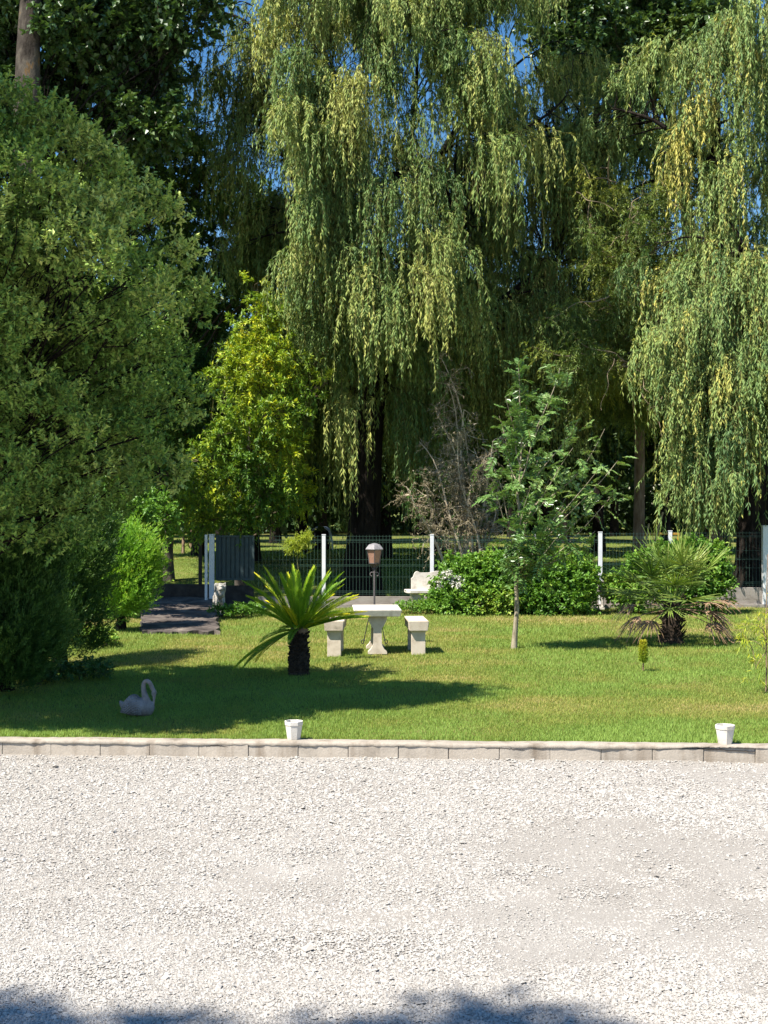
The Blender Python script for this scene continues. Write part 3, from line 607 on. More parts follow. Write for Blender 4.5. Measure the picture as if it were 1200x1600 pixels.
# ---- corkscrew willow between the two
def curly_tree():
    rng = np.random.default_rng(33); d = 38.0; b = (px(995, d), d, .1)
    o = thing('corkscrew_willow', 'olive yellow tree with curly bare branches and a tan trunk between the two weeping willows', 'tree', b)
    P = rough_path(b, at(1000, 640, d), 10, rng, .015); MBt = trunk_mb(P, np.linspace(.17, .13, 10), 12, 1.5, rng, .05); MBt.build('trunk', M['bark_tan'], o, smooth=True)
    br = MB(); ends = []
    def curly(p0, p1, r0, r1, k, amp):
        p0 = np.array(p0, float); p1 = np.array(p1, float); n = 26; t = np.linspace(0, 1, n)[:, None]; ax = unit(p1 - p0)
        u = unit(np.cross(ax, [.3, .2, 1.])); w = np.cross(ax, u); ph = rng.uniform(0, 6)
        env = np.minimum(1, t * 4)
        C = p0 + (p1 - p0) * t + amp * env * (u * np.sin(t * k * 2 * PI + ph) + w * np.cos(t * k * 2 * PI * .8 + ph)) + bend(p0 * 0, p1 * 0 + .001, rng, n, 10)
        br.tube(C, np.linspace(r0, r1, n), 6, cap=False); return C
    top = P[-1]; mains = []
    for x, y, dd, r in [(990, 320, 33.2, .12), (1050, 250, 33.6, .09), (930, 330, 33.0, .09), (960, 240, 33.6, .08), (1075, 330, 33.2, .08), (1010, 430, 32.6, .08), (940, 470, 32.6, .07), (1040, 480, 32.4, .07), (985, 560, 32.4, .06), (920, 560, 32.8, .05), (1060, 420, 33.4, .06)]:
        C = curly(top if y < 600 else P[6], at(x, y, dd), r, .018, rng.uniform(1.2, 2.0), .16); mains.append(C)
    S = []; Ds = []
    for C in mains:
        for k in range(17):
            i = rng.integers(7, 26); q = C[i] + rng.normal(0, 1, 3) * np.array([.75, .7, .65]) + np.array([0, -.15, -.1])
            c2 = curly(C[i], q, .02, .004, 1.3, .07)
            for j in range(34): S.append(c2[rng.integers(8, 26)] + rng.normal(0, .1, 3))
    # bare pale twisting twigs low down
    for x0, y0, x1, y1 in [(1000, 600, 1040, 690), (1003, 590, 1030, 640), (960, 560, 940, 640), (900, 300, 960, 330), (985, 330, 1010, 280), (1012, 640, 1060, 600)]:
        curly(at(x0, y0, 32.2), at(x1, y1, 32), .012, .004, 1.6, .08)
    S = np.array(S); n = len(S); Dd = unit(rng.normal(0, 1, (n, 3)) * np.array([1, 1, .7]) + np.array([0, -.1, -.35]))
    mb = MB(); tw = MB(); var = .5 + (vnoise(S, .8, 5) - .5) * .9 + rng.normal(0, .08, n)
    shoot_leaves(mb, rng, S, Dd, rng.uniform(.2, .6, n), 24, .1, .02, var, .7, .55, .4, tw, .003)
    br.build('branches', M['curly_twig'], o, smooth=True); mb.take(tw, 1).build('crown', [M['curly'], M['willow_twig']], o)
curly_tree()

# ---- silvery evergreen at the left
def silver_shrub():
    rng = np.random.default_rng(44); d = 15.4
    lobes = []
    top = [(-20, 185, .42, 14.6), (35, 205, .4, 14.6), (85, 240, .38, 14.7), (130, 275, .38, 14.8), (165, 310, .34, 14.9), (210, 320, .32, 15.3), (235, 360, .32, 15.5), (60, 290, .45, 14.2), (-5, 280, .5, 14.0), (115, 340, .42, 14.3), (180, 375, .36, 14.8), (255, 420, .3, 15.7), (20, 355, .45, 13.9), (-50, 370, .5, 13.7), (80, 385, .34, 14.2)]
    mid = [(-10, 440, .42, 13.8), (45, 415, .3, 14.1), (150, 425, .38, 14.3), (200, 450, .36, 14.8), (240, 485, .32, 15.3), (175, 500, .28, 14.8), (280, 470, .28, 16.0), (110, 440, .26, 14.4)]
    low = [(-25, 570, .36, 14.2), (12, 600, .25, 14.3), (80, 650, .33, 15.0), (112, 690, .27, 15.1), (30, 690, .34, 15.0), (150, 560, .32, 15.6), (210, 590, .36, 15.8), (268, 560, .3, 16.2), (280, 640, .28, 16.4), (232, 680, .36, 16.1), (160, 660, .33, 15.9), (180, 740, .38, 16.0), (100, 770, .38, 15.9), (20, 770, .38, 15.6), (250, 740, .28, 16.4), (55, 560, .28, 15.6), (-50, 660, .4, 14.8), (215, 540, .28, 15.8), (-20, 500, .38, 14.0), (30, 500, .3, 14.6), (60, 470, .3, 14.8), (-10, 650, .34, 14.6), (20, 815, .36, 15.2), (-30, 740, .4, 14.8), (70, 820, .34, 15.6), (130, 800, .34, 16.0), (70, 600, .3, 15.3), (130, 520, .3, 15.2), (-30, 820, .4, 15.0), (60, 730, .33, 15.4), (40, 640, .3, 15.4), (100, 580, .3, 15.6), (0, 545, .3, 14.8)]
    deep = [(-60, 250, .6, 15.8), (70, 340, .6, 16.4), (0, 430, .7, 16.6), (150, 480, .6, 17.0), (90, 600, .8, 17.2), (200, 440, .45, 16.8), (225, 620, .45, 17.2), (-60, 560, .8, 17.0), (180, 720, .5, 17.2), (20, 660, .7, 17.2), (20, 540, .6, 16.6), (100, 520, .6, 16.8), (130, 780, .5, 17.2), (40, 760, .6, 17.2), (-20, 480, .6, 15.9), (40, 470, .55, 16.0), (-20, 640, .6, 16.0), (50, 580, .5, 16.2), (0, 780, .6, 16.2), (110, 440, .5, 16.2)]
    for x, y, r, dd in top + mid + low + deep:
        X, Y, Z = at(x, y, dd); lobes.append((X, Y, Z, r, r, r * .8))
    for X, Y, Z in [(-6.2, 13.0, 7.2), (-6.8, 12.6, 7.8), (-6.6, 13.6, 7.0), (-7.2, 13.2, 8.2), (-6.0, 13.4, 6.4), (-7.4, 12.6, 7.0), (-6.9, 13.4, 8.6), (-6.1, 12.6, 6.4), (-4.9, 13.0, 5.9), (-5.0, 13.2, 4.8), (-5.1, 13.8, 3.4), (-5.7, 13.3, 5.4), (-5.6, 13.6, 4.2), (-4.9, 13.9, 4.2), (-6.4, 13.3, 6.0), (-5.3, 13.6, 6.6), (-5.6, 14.2, 7.4), (-6.1, 13.4, 6.0), (-5.2, 13.2, 5.6), (-5.9, 13.5, 5.0), (-6.4, 14.4, 7.0), (-4.9, 13.3, 5.0)]: lobes.append((X, Y, Z, .8, .8, .75))  # unseen lobes left of the view, added to shade the lower crown
    for k in range(14): lobes.append((rng.uniform(-6.6, -5), rng.uniform(14, 17.3), rng.uniform(2.6, 6.2), .8, .8, .8))
    lobes = np.array(lobes); b = (-5.0, 15.6, 0)
    tree('silvery_evergreen', 'big rounded evergreen tree with pale silvery green tips at the left edge', 'tree', b, [b, (-4.95, 15.5, 1.2), (-4.7, 15.5, 3.6)], [.2, .16, .1], lobes, 29000, 15, .062, .033, .2, M['silver'], M['bark_dark'], 12, droop=0.0, ang=.75, limb_r=.14, branchm=M['bark_dark'], clump=1.6, shell=.3, bias=.5, up=1.2, sub=(7, .36, .05))
silver_shrub()

# ---- golden leaved tree left of the willow
def golden():
    rng = np.random.default_rng(55); lobes = []
    for x, y, r, dd in [(398, 445, .2, 32.6), (405, 480, .3, 32.4), (425, 500, .38, 32.6), (385, 520, .4, 32.2), (430, 555, .42, 32.0), (365, 560, .45, 32.0), (345, 600, .42, 32.2), (400, 590, .5, 31.6), (440, 605, .42, 32.0), (370, 640, .5, 31.6), (420, 650, .55, 31.4), (455, 640, .3, 32), (495, 618, .24, 31.8), (508, 600, .14, 31.8), (470, 560, .2, 32), (455, 500, .2, 32.4), (410, 455, .16, 32.5), (440, 475, .18, 32.5), (440, 700, .5, 31.8), (390, 710, .55, 31.6), (340, 680, .5, 31.6), (350, 740, .55, 31.8), (420, 760, .5, 32.0), (460, 750, .35, 32.4), (380, 800, .45, 32.2), (440, 800, .35, 32.4), (335, 810, .4, 32), (300, 790, .45, 32), (280, 760, .4, 32.4), (310, 720, .5, 32.4),
                        (400, 560, .6, 33.6), (380, 660, .7, 33.8), (430, 680, .6, 34.0), (350, 780, .6, 33.8), (470, 780, .3, 33)]:
        X, Y, Z = at(x, y, dd); lobes.append((X, Y, Z, r, r, r * .7))
    b = (px(376, 34), 34, 0)
    tree('golden_maple', 'tree with golden yellow green leaves just left of the big central willow', 'tree', b, [b, (px(380, 34), 34, 2.5), at(400, 460, 33)], [.12, .09, .02], np.array(lobes) * np.array([1, 1, 1, .82, .82, .82]), 1750, 22, .12, .045, .45, M['elder'], M['bark_grey'], 15, droop=.35, ang=.8, limb_r=.35, clump=.9, bias=.5, sub=(4, .38, .05), zgrad=.07)
golden()

# ---- tall poplars at the top corners
def poplars():
    rng = np.random.default_rng(66); d = 31.5; lobes = []
    for x, y, r in [(-20, 60, 1.0), (20, 20, .9), (110, 40, .8), (150, 90, .9), (200, 60, .8), (120, 130, .8), (230, 20, .7), (190, 150, .8), (260, 90, .55), (90, 190, .9), (150, 220, .8), (10, 130, .9), (240, 190, .6), (170, 10, .9), (270, 15, .4), (300, -10, .4), (325, 2, .3), (285, 60, .35), (265, 120, .4), (-30, 200, 1.0), (60, -40, 1.2), (200, -60, 1.2), (120, -90, 1.3)]:
        X, Y, Z = at(x, y, d + rng.uniform(.6, 3.0)); lobes.append((X, Y, Z, r, r, r * .8))
    for k in range(12): lobes.append((rng.uniform(-12, -6), rng.uniform(33, 37), rng.uniform(9, 17), 1.0, 1.0, .8))
    b = (px(30, d), d, 0)
    tree('poplar', 'tall dark poplar with a lichen spotted grey trunk at the top left corner', 'tree', b, [b, (px(36, d), d, 6), (px(44, d), d, 11.5), (px(60, d), d, 16)], [.36, .33, .3, .2], np.array(lobes), 6500, 16, .16, .13, .5, M['poplar'], M['bark_poplar'], 16, 'broad leaved trees behind the willows', droop=.25, clump=.7, flare=1.4, sides=18, bias=.42, limb_r=.1, branchm=M['bark_dark'])
    lobes = []; d = 44
    for x, y, r in [(850, 20, .8), (890, 50, 1.0), (930, 20, 1.1), (980, 50, 1.1), (1030, 20, 1.1), (910, 95, .9), (960, 100, 1.0), (1010, 95, .9), (880, 110, .7), (1060, 70, 1.0), (940, -30, 1.2), (1010, -40, 1.2), (870, -20, .8), (1090, 20, 1.0), (1120, 60, .9), (940, 140, .7), (1000, 140, .8)]:
        X, Y, Z = at(x, y, d + rng.uniform(-1, 3)); lobes.append((X, Y, Z, r, r, r * .8))
    b = (px(1120, 47), 47, .6)
    tree('poplar', 'tall green poplar whose top shows above the right willow against the sky', 'tree', b, [b, (px(1110, 47), 47, 9), at(1000, -10, 46)], [.35, .26, .08], np.array(lobes), 2300, 20, .19, .15, .6, M['poplar'], M['bark_dark'], 17, 'broad leaved trees behind the willows', droop=.2, clump=.6, bias=.6)
poplars()

# ---- ash trees filling the left background
def ashes():
    rng = np.random.default_rng(77); lobes = []; d = 37
    for x, y, r in [(190, 130, .6), (240, 150, .7), (280, 200, .7), (220, 230, .8), (310, 260, .7), (260, 300, .8), (340, 300, .7), (370, 340, .6), (300, 360, .8), (390, 290, .5), (400, 380, .6), (340, 420, .8), (270, 430, .8), (400, 450, .6), (360, 490, .7), (300, 510, .8), (420, 330, .5), (200, 330, .8), (240, 400, .8), (270, 580, .8), (320, 590, .7), (230, 520, .8), (290, 660, .8), (240, 650, .7), (320, 700, .5), (430, 470, .5), (440, 540, .5), (410, 410, .5)]:
        X, Y, Z = at(x, y, d + rng.uniform(-.6, 2.2)); lobes.append((X, Y, Z, r, r, r * .75))
    b = (px(262, 38.5), 38.5, .1)
    tree('ash_tree', 'dark green ash tree filling the gap between the silvery evergreen and the big willow', 'tree', b, [b, (px(262, 38.5), 38.5, 4), (px(280, 38), 38, 11)], [.17, .15, .04], np.array(lobes), 5200, 20, .13, .05, .45, M['ash'], M['bark_grey'], 18, 'broad leaved trees behind the willows', droop=.3, clump=.7, bias=.42)
    lobes = envelope_lobes(rng, (-7.1, 29.3, 5.2), (1.9, 1.6, 2.5), 26, (.6, .9)); b = (-7.6, 29.6, 0)
    tree('ash_tree', 'bushy green tree half hidden by the silvery evergreen, beside the ramp', 'tree', b, [b, (-7.5, 29.5, 2), (-7.2, 29.4, 6)], [.12, .1, .04], lobes, 3000, 18, .12, .05, .4, M['ash'], M['bark_dark'], 19, 'broad leaved trees behind the willows', droop=.2)
    # bright bushy shoots behind the conifers
    lobes = []
    for x, y, r in [(185, 775, .35), (210, 800, .3), (170, 810, .35), (225, 830, .25), (200, 760, .3), (150, 830, .35), (235, 800, .3), (255, 800, .3)]:
        X, Y, Z = at(x, y, 27 + rng.uniform(-.4, .8)); lobes.append((X, Y, Z, r, r, r * .8))
    b = (px(178, 28), 28, 0)
    tree('young_ash', 'small light green tree peeping out between the conifers and the ramp', 'tree', b, [b, (px(182, 28), 28, 1.2), at(190, 790, 27.4)], [.05, .04, .02], np.array(lobes), 800, 18, .09, .05, .3, M['hedge'], M['bark_grey'], 20, droop=.2)
ashes()

# ---- conifers along the left edge of the lawn
def conifer(label, c, lobes, nsh, leafm, seed, lean=(0.25, -.15, 1.0), SL=.4, L=.05):
    rng = np.random.default_rng(seed); o = thing('conifer', label, 'conifer', c, 'conifers along the left edge of the lawn')
    trunk_mb(rough_path(c, (c[0] + .1, c[1], max(l[2] for l in lobes)), 6, rng, .02), np.linspace(.09, .02, 6), 8, 1.3, rng, .05).build('trunk', M['bark_dark'], o, smooth=True)
    P, D, pk = lobe_points(rng, np.array(lobes), int(nsh * Q), .5, .2); D = unit(D * .7 + unit(np.array(lean)) * 1.0 + rng.normal(0, .14, D.shape))
    ok = P[:, 2] > .06; P, D = P[ok], D[ok]; n = len(P)
    var = .48 + (vnoise(P, 2.2, seed) - .5) * .9 + rng.normal(0, .07, n); mb = MB()
    SLn = rng.uniform(.5, 1.3, n) * SL; nl = 34; t = rng.uniform(.02, 1, (n, nl)); R = rdir(rng, n * nl).reshape(n, nl, 3)
    wid = .085 * (1 - t) ** .7 * (SL / .4)
    p = P[:, None] + D[:, None] * (SLn[:, None] * t)[..., None] + R * wid[..., None] * .6
    dd = unit(D[:, None] * 1.0 + R * .55).reshape(-1, 3); ll = rng.uniform(.7, 1.3, n * nl) * L
    v = np.clip(np.broadcast_to(var[:, None], (n, nl)).ravel() + (t.ravel() - .5) * .6 + rng.normal(0, .08, n * nl), 0, 1)
    mb.leaves(p.reshape(-1, 3), dd, rdir(rng, n * nl), ll, ll * .3, v)
    mb.build('foliage', leafm, o); return o
def LB(x, y, d, r, rz=None): X, Y, Z = at(x, y, d); return (X, Y, Z, r, r, rz or r)
conifer('dark green feathery conifer nearest the camera at the left edge', (px(10, 17.2), 17.2, 0), [LB(-10, 900, 17, .55, .6), LB(30, 900, 16.9, .45, .55), LB(10, 990, 16.8, .55, .6), LB(50, 1000, 17, .35, .45), LB(-40, 1000, 17, .6, .7), LB(40, 850, 17.4, .3, .4), LB(5, 1060, 16.8, .4, .35)], 3600, M['conifer'], 1)
conifer('very dark conifer in the middle of the row behind the feathery one', (px(95, 20), 20, 0), [LB(90, 880, 19.8, .55, .6), LB(125, 900, 20.2, .4, .6), LB(70, 960, 19.6, .55, .6), LB(120, 980, 20, .4, .5), LB(100, 820, 20.4, .45, .5), LB(140, 840, 21, .35, .5), LB(60, 830, 20, .45, .5)], 2900, M['conifer'], 2, SL=.36)
conifer('bright lime green conifer lit by the sun beside the ramp', (px(188, 25.5), 25.5, 0), [LB(190, 880, 25.4, .42, .5), LB(215, 880, 25.5, .3, .45), LB(170, 900, 25.2, .4, .5), LB(195, 930, 25.2, .42, .4), LB(175, 950, 25.3, .35, .3), LB(210, 900, 25.6, .34, .4)], 1500, M['lime_conifer'], 3, (.5, -.1, .9), .42, .06)

# ---- background: far trees, small trunks, wood
def background():
    rng = np.random.default_rng(88)
    spots = [(-60, 64, 13), (60, 58, 11.5), (150, 70, 14.5), (255, 62, 12), (345, 72, 14.8), (430, 60, 11.2), (505, 74, 14.5), (585, 64, 12.2), (655, 76, 15.0), (730, 62, 12.5), (800, 72, 14.8), (880, 60, 13.5), (960, 74, 16.5), (1040, 62, 13.5), (1120, 72, 15.5), (1200, 62, 13.5), (1290, 70, 15), (310, 46, 9.2), (395, 43, 8.4), (470, 49, 9.6), (600, 45, 8.8), (690, 50, 9.8), (850, 46, 9), (935, 50, 10), (1090, 47, 9.4)]
    for k, (x, d, h) in enumerate(spots):
        c = (px(x, d), d); lobes = envelope_lobes(rng, (c[0], c[1], h * .55 + .6), (2.1, 1.9, h * .38), 18, (.9, 1.5)); b = (c[0], c[1], .55)
        tree('woodland_tree', 'dark woodland tree in the row far behind the willows', 'tree', b, [b, (c[0], c[1], h * .3), (c[0], c[1], h * .7)], [.22, .18, .05], lobes, 900, 16, .3, .18, .75, M['far'], M['bark_dark'], 300 + k, 'woodland trees far behind the fence', droop=.2, twig=False, clump=.5, sides=10, bias=.4)
    # dark undergrowth at the foot of the far wood: one uncountable mass
    mb = MB(); n = int(60000 * Q); X = rng.uniform(-26, 30, n); Y = rng.uniform(78, 90, n); Z = .6 + rng.random(n) * (8 + 3 * vnoise(np.stack([X, Y * 0, Y * 0], 1), .25, 4)) * .9
    P = np.stack([X, Y, Z], 1); var = .4 + (vnoise(P, .4, 6) - .5) * .7 + rng.normal(0, .1, n)
    mb.leaves(P, rdir(rng, n), rdir(rng, n), rng.uniform(.3, .6, n), .3, np.clip(var, 0, 1)); tag(mb.build('far_wood', M['far']), 'dark mass of far woodland behind the row of trees', 'wood', kind='stuff')
    # slim trunks seen past the ramp
    for k, (x, y, r, lab) in enumerate([(250, 913, .06, 'slim dark trunked tree nearest the conifers beyond the ramp'), (268, 890, .055, 'slim tree with a sunlit tan trunk second from the conifers'), (286, 880, .055, 'slim pale trunked tree third from the conifers, beyond the ramp'), (298, 865, .055, 'slim reddish trunked tree nearest the gate post, far beyond the ramp')]):
        d = (38, 44, 48, 54)[k]; zb = float(lawn_h(np.array([px(x, d)]), np.array([d * 1.0]))[0]); b = (px(x, d), d, zb - .03)
        lobes = envelope_lobes(rng, (b[0], d, 4.6), (1.0, 1.0, 1.9), 12, (.4, .65))
        tree('orchard_tree', lab, 'tree', b, [b, (b[0] + .03, d, 1.5), (b[0], d, 5)], [r, r * .85, r * .3], lobes, 420, 16, .16, .08, .4, M['ash'], M['bark_tan' if k else 'bark_dark'], 400 + k, 'slim trees beyond the ramp', twig=False, clump=.8, sides=10)
background()

# ---- dry multi stemmed shrub behind the fence
def dry_shrub():
    rng = np.random.default_rng(99); d = 32.0; b = (px(738, d), d, 0)
    o = thing('bare_stemmed_shrub', 'tall shrub with a fan of pale bare stems and dry twigs behind the fence', 'shrub', b); st = []
    mb = MB(); tw = MB(); S = []
    for k, (x, y) in enumerate([(655, 690), (680, 640), (690, 720), (700, 600), (715, 690), (665, 760), (740, 700), (755, 720), (770, 690), (725, 640), (635, 760), (690, 560), (760, 800), (778, 760), (712, 780)]):
        e = np.array(at(x, y, d + rng.uniform(-.6, .6))); p0 = np.array(b) + np.array([rng.uniform(-.28, .28), rng.uniform(-.25, .25), 0])
        p = bend(p0, e, rng, 12, .045, .03); s = MB().tube(p, np.linspace(rng.uniform(.035, .06), .009, 12), 7); s.build('stem', M['bark_pale'], o, smooth=True)
        for j in range(26):
            i = rng.integers(4, 12); q = p[i] + unit(rng.normal(0, 1, 3) * np.array([1, 1, .6]) + np.array([0, 0, .25])) * rng.uniform(.2, .6)
            c = bend(p[i], q, rng, 5, .12); tw.tube(c, np.linspace(.008, .003, 5), 4, cap=False)
            for m in range(5): S.append(c[rng.integers(1, 5)])
    S = np.array(S); n = len(S); shoot_leaves(mb, rng, S, rdir(rng, n), rng.uniform(.1, .35, n), 9, .07, .02, .5 + (vnoise(S, 1.2, 4) - .5) * .8, .9, .2, .3, tw, .0025)
    tw.build('twigs', M['bark_pale'], o); mb.build('dry_foliage', M['dry'], o)
    mb = MB(); S2 = S[rng.random(n) < .12]; shoot_leaves(mb, rng, S2, rdir(rng, len(S2)), .3, 12, .07, .03, np.full(len(S2), .4), .9, .2, .3); mb.build('green_foliage', M['ash'], o)
dry_shrub()

# ---- green leaf shrubs along the fence
def shrub(name, label, c, lobes, nsh, L, W, leafm, seed, SL=.22, nl=12, group=None, flowers=None, stems=26, up=.5, cat='shrub'):
    rng = np.random.default_rng(seed); o = thing(name, label, cat, c, group); lobes = np.array(lobes)
    st = MB()
    for k in range(stems):
        lb = lobes[rng.integers(len(lobes))]; q = lb[:3] + rdir(rng, 1)[0] * lb[3:] * .7; q[2] = max(q[2], .1)
        st.tube(bend((lb[0] + rng.normal(0, .12), lb[1] + rng.normal(0, .1), -.02), q, rng, 6, .06), np.linspace(.012, .004, 6), 5, cap=False)
    P, D, pk = lobe_points(rng, lobes, int(nsh * Q), .5, up); ok = P[:, 2] > .05; P, D = P[ok], D[ok]
    mb = MB(); tw = MB(); var = .48 + (vnoise(P, 2.0, seed) - .5) * .9 + rng.normal(0, .08, len(P))
    shoot_leaves(mb, rng, P, D, rng.uniform(.5, 1.4, len(P)) * SL, nl, L, W, var, .8, .2, .7, tw, .003)
    mb.take(tw, 1).take(st, 1).build('foliage', [leafm, M['twig']], o)
    if flowers is not None:
        fb = MB(); F = np.concatenate([f[:3] + rdir(rng, f_n) * f[3] * rng.random((f_n, 1)) ** .5 for f, f_n in flowers]); n = len(F)
        for k in range(4): fb.leaves(F, rdir(rng, n), rdir(rng, n), .05, .035, rng.uniform(.2, 1, n))
        fb.build('flowers', M['petal'], o)
    return o
GRP = 'leafy shrubs along the fence'
shrub('leafy_shrub', 'bright green leafy shrub spreading beside the white stone bench', (px(735, 29.3), 29.3, 0),
      [LB(x, y, 29.3 + dd, r) for x, y, r, dd in [(702, 925, .32, -.1), (720, 915, .4, 0), (755, 905, .42, .1), (785, 905, .4, 0), (705, 945, .26, -.4), (740, 940, .32, -.4), (780, 940, .32, -.4), (730, 895, .3, .3), (770, 890, .3, .3), (805, 930, .32, -.1), (690, 938, .2, -.2), (705, 892, .14, .2), (705, 880, .1, .2)]], 2700, .085, .055, M['hedge'], 21, group=GRP,
      flowers=[(np.array([*at(700, 903, 28.95), .17]), 130), (np.array([*at(716, 912, 28.9), .2]), 110), (np.array([*at(690, 915, 29.0), .16]), 50)])
shrub('leafy_shrub', 'bright green leafy shrub between the young tree and the second white statue', (px(870, 29.3), 29.3, 0),
      [LB(x, y, 29.3 + dd, r) for x, y, r, dd in [(840, 920, .38, 0), (870, 905, .42, .1), (900, 912, .4, 0), (850, 945, .3, -.3), (890, 943, .3, -.3), (908, 930, .24, -.1), (880, 885, .25, .2), (840, 892, .26, .2), (910, 890, .2, .2), (822, 935, .3, -.1)]], 2100, .085, .055, M['hedge'], 22, group=GRP)
shrub('leafy_shrub', 'bright green climbing shrub behind the fan palm', (px(1050, 29.3), 29.3, 0),
      [LB(x, y, 29.4 + dd, r) for x, y, r, dd in [(968, 915, .22, 0), (990, 925, .3, -.1), (1010, 890, .36, .1), (1040, 880, .36, .2), (1075, 880, .38, .2), (1100, 890, .38, .1), (1120, 905, .26, 0), (1090, 920, .34, -.1), (1050, 920, .34, -.1), (1110, 870, .26, .2), (1115, 930, .2, -.1), (972, 932, .2, 0), (1080, 862, .2, .2)]], 2700, .085, .055, M['hedge'], 23, group=GRP)
for k, (x, y, d, lab, n) in enumerate([(150, 1005, 22.6, 'pale green ground plants at the foot of the conifers', 8), (90, 1072, 17.9, 'dark green ground plants below the feathery conifer near the swan', 9), (372, 966, 28.4, 'low green weeds beside the lion statue', 5), (640, 965, 29.2, 'low weeds in front of the white stone bench', 6)]):
    rng = np.random.default_rng(500 + k); lbs = [(px(x, d) + rng.uniform(-.5, .5), d + rng.uniform(-.5, .5), .06, .2, .2, .14) for i in range(n)]
    shrub('low_plants', lab, (px(x, d), d, 0), lbs, 520, .06, .04, M['hedge' if k != 1 else 'conifer'], 30 + k, .12, 8, 'low plants at the edges of the lawn', stems=8, cat='plant')

# ---- young compound leaved tree in the lawn
def sapling():
    rng = np.random.default_rng(70); d = 22.2; b = (px(803, d), d, -.01)
    o = thing('young_tree', 'young tree with a thin pale trunk and glossy leaflets standing alone in the lawn', 'tree', b)
    tp = [at(x, y, d) for x, y in [(803, 1016), (805, 985), (808, 950), (806, 905), (810, 850), (812, 800), (808, 775), (813, 740), (815, 690), (812, 640), (812, 600), (810, 572)]]
    tp[0] = b; path = np.array(tp); r = np.interp(np.linspace(0, 1, 12), [0, .08, .3, .6, 1], [.042, .037, .03, .02, .006])
    fine = np.stack([np.interp(np.linspace(0, 11, 45), np.arange(12), path[:, i]) for i in range(3)], 1); fine[1:-1] = (fine[:-2] + fine[1:-1] * 2 + fine[2:]) / 4
    trunk_mb(fine, np.interp(np.linspace(0, 1, 45), np.linspace(0, 1, 12), r), 10, 1.35, rng, .04).build('trunk', M['bark_young'], o, smooth=True)
    br = MB(); S = []; D = []; SL = []
    tips = [(875, 575, 0), (868, 620, .3), (905, 655, .2), (945, 670, 0), (965, 720, -.3), (960, 770, .2), (930, 740, -.5), (895, 700, -.4), (870, 720, .5), (850, 650, -.3), (780, 650, .3), (765, 720, 0), (775, 770, -.3), (790, 690, .4), (830, 760, -.6), (880, 790, -.5), (915, 800, .4), (860, 820, .3), (840, 850, -.2), (815, 880, -.2), (835, 895, .1), (800, 860, .2), (845, 700, .6), (900, 750, .6), (930, 830, 0), (825, 610, .1), (835, 870, -.35), (790, 620, -.1), (870, 840, -.4), (820, 820, -.4)]
    for x, y, dd in tips:
        e = np.array(at(x, y, d + dd * 1.3)); up = np.array(at(815, min(905, y + 90 + abs(x - 812) * .55), d)); i = int(np.argmin(np.linalg.norm(fine - up, axis=1)))
        p = bend(fine[i], e, rng, 12, .05, -.04); br.tube(p, np.linspace(.014, .004, 12), 5, cap=False)
        for k in range(16):
            j = rng.integers(3, 12); q = p[j] + rng.normal(0, .09, 3); S.append(q); D.append(unit((p[-1] - p[0]) * .3 / max(np.linalg.norm(p[-1] - p[0]), .1) + rng.normal(0, .6, 3) + np.array([0, 0, .15]))); SL.append(rng.uniform(.16, .32))
    for k in range(64):
        i = rng.integers(13, 45); S.append(fine[i]); D.append(unit(rng.normal(0, .7, 3) + np.array([0, 0, .5]))); SL.append(rng.uniform(.16, .3))
    S = np.array(S); D = np.array(D); SL = np.array(SL); n = len(S)
    # compound leaves: pairs of leaflets along each rachis
    mb = MB(); tw = MB(); K = 8; side = unit(np.cross(D, rdir(rng, n) * .5 + np.array([0, 0, 1.])))
    v = .5 + (vnoise(S, 1.5, 3) - .5) * .7
    for k in range(K):
        t = (k + 1) / K; p = S + D * (SL * t)[:, None]; p[:, 2] -= .25 * SL * t * t
        for sg in (-1, 1):
            dd = unit(D * .55 + side * sg + np.array([0, 0, -.12]) + rng.normal(0, .15, (n, 3)))
            mb.leaves(p, dd, np.cross(side, D) + rng.normal(0, .3, (n, 3)), rng.uniform(.075, .115, n), rng.uniform(.032, .044, n), np.clip(v + rng.normal(0, .12, n), 0, 1))
    tt = np.linspace(0, 1, 4); TP = S[:, None] + D[:, None] * (SL[:, None] * tt)[..., None]; TP[..., 2] -= .25 * SL[:, None] * tt ** 2; tw.tubes(TP, .003, 3)
    br.build('branches', M['bark_young'], o, smooth=True); mb.take(tw, 1).build('crown', [M['sapling'], M['willow_twig']], o)
sapling()

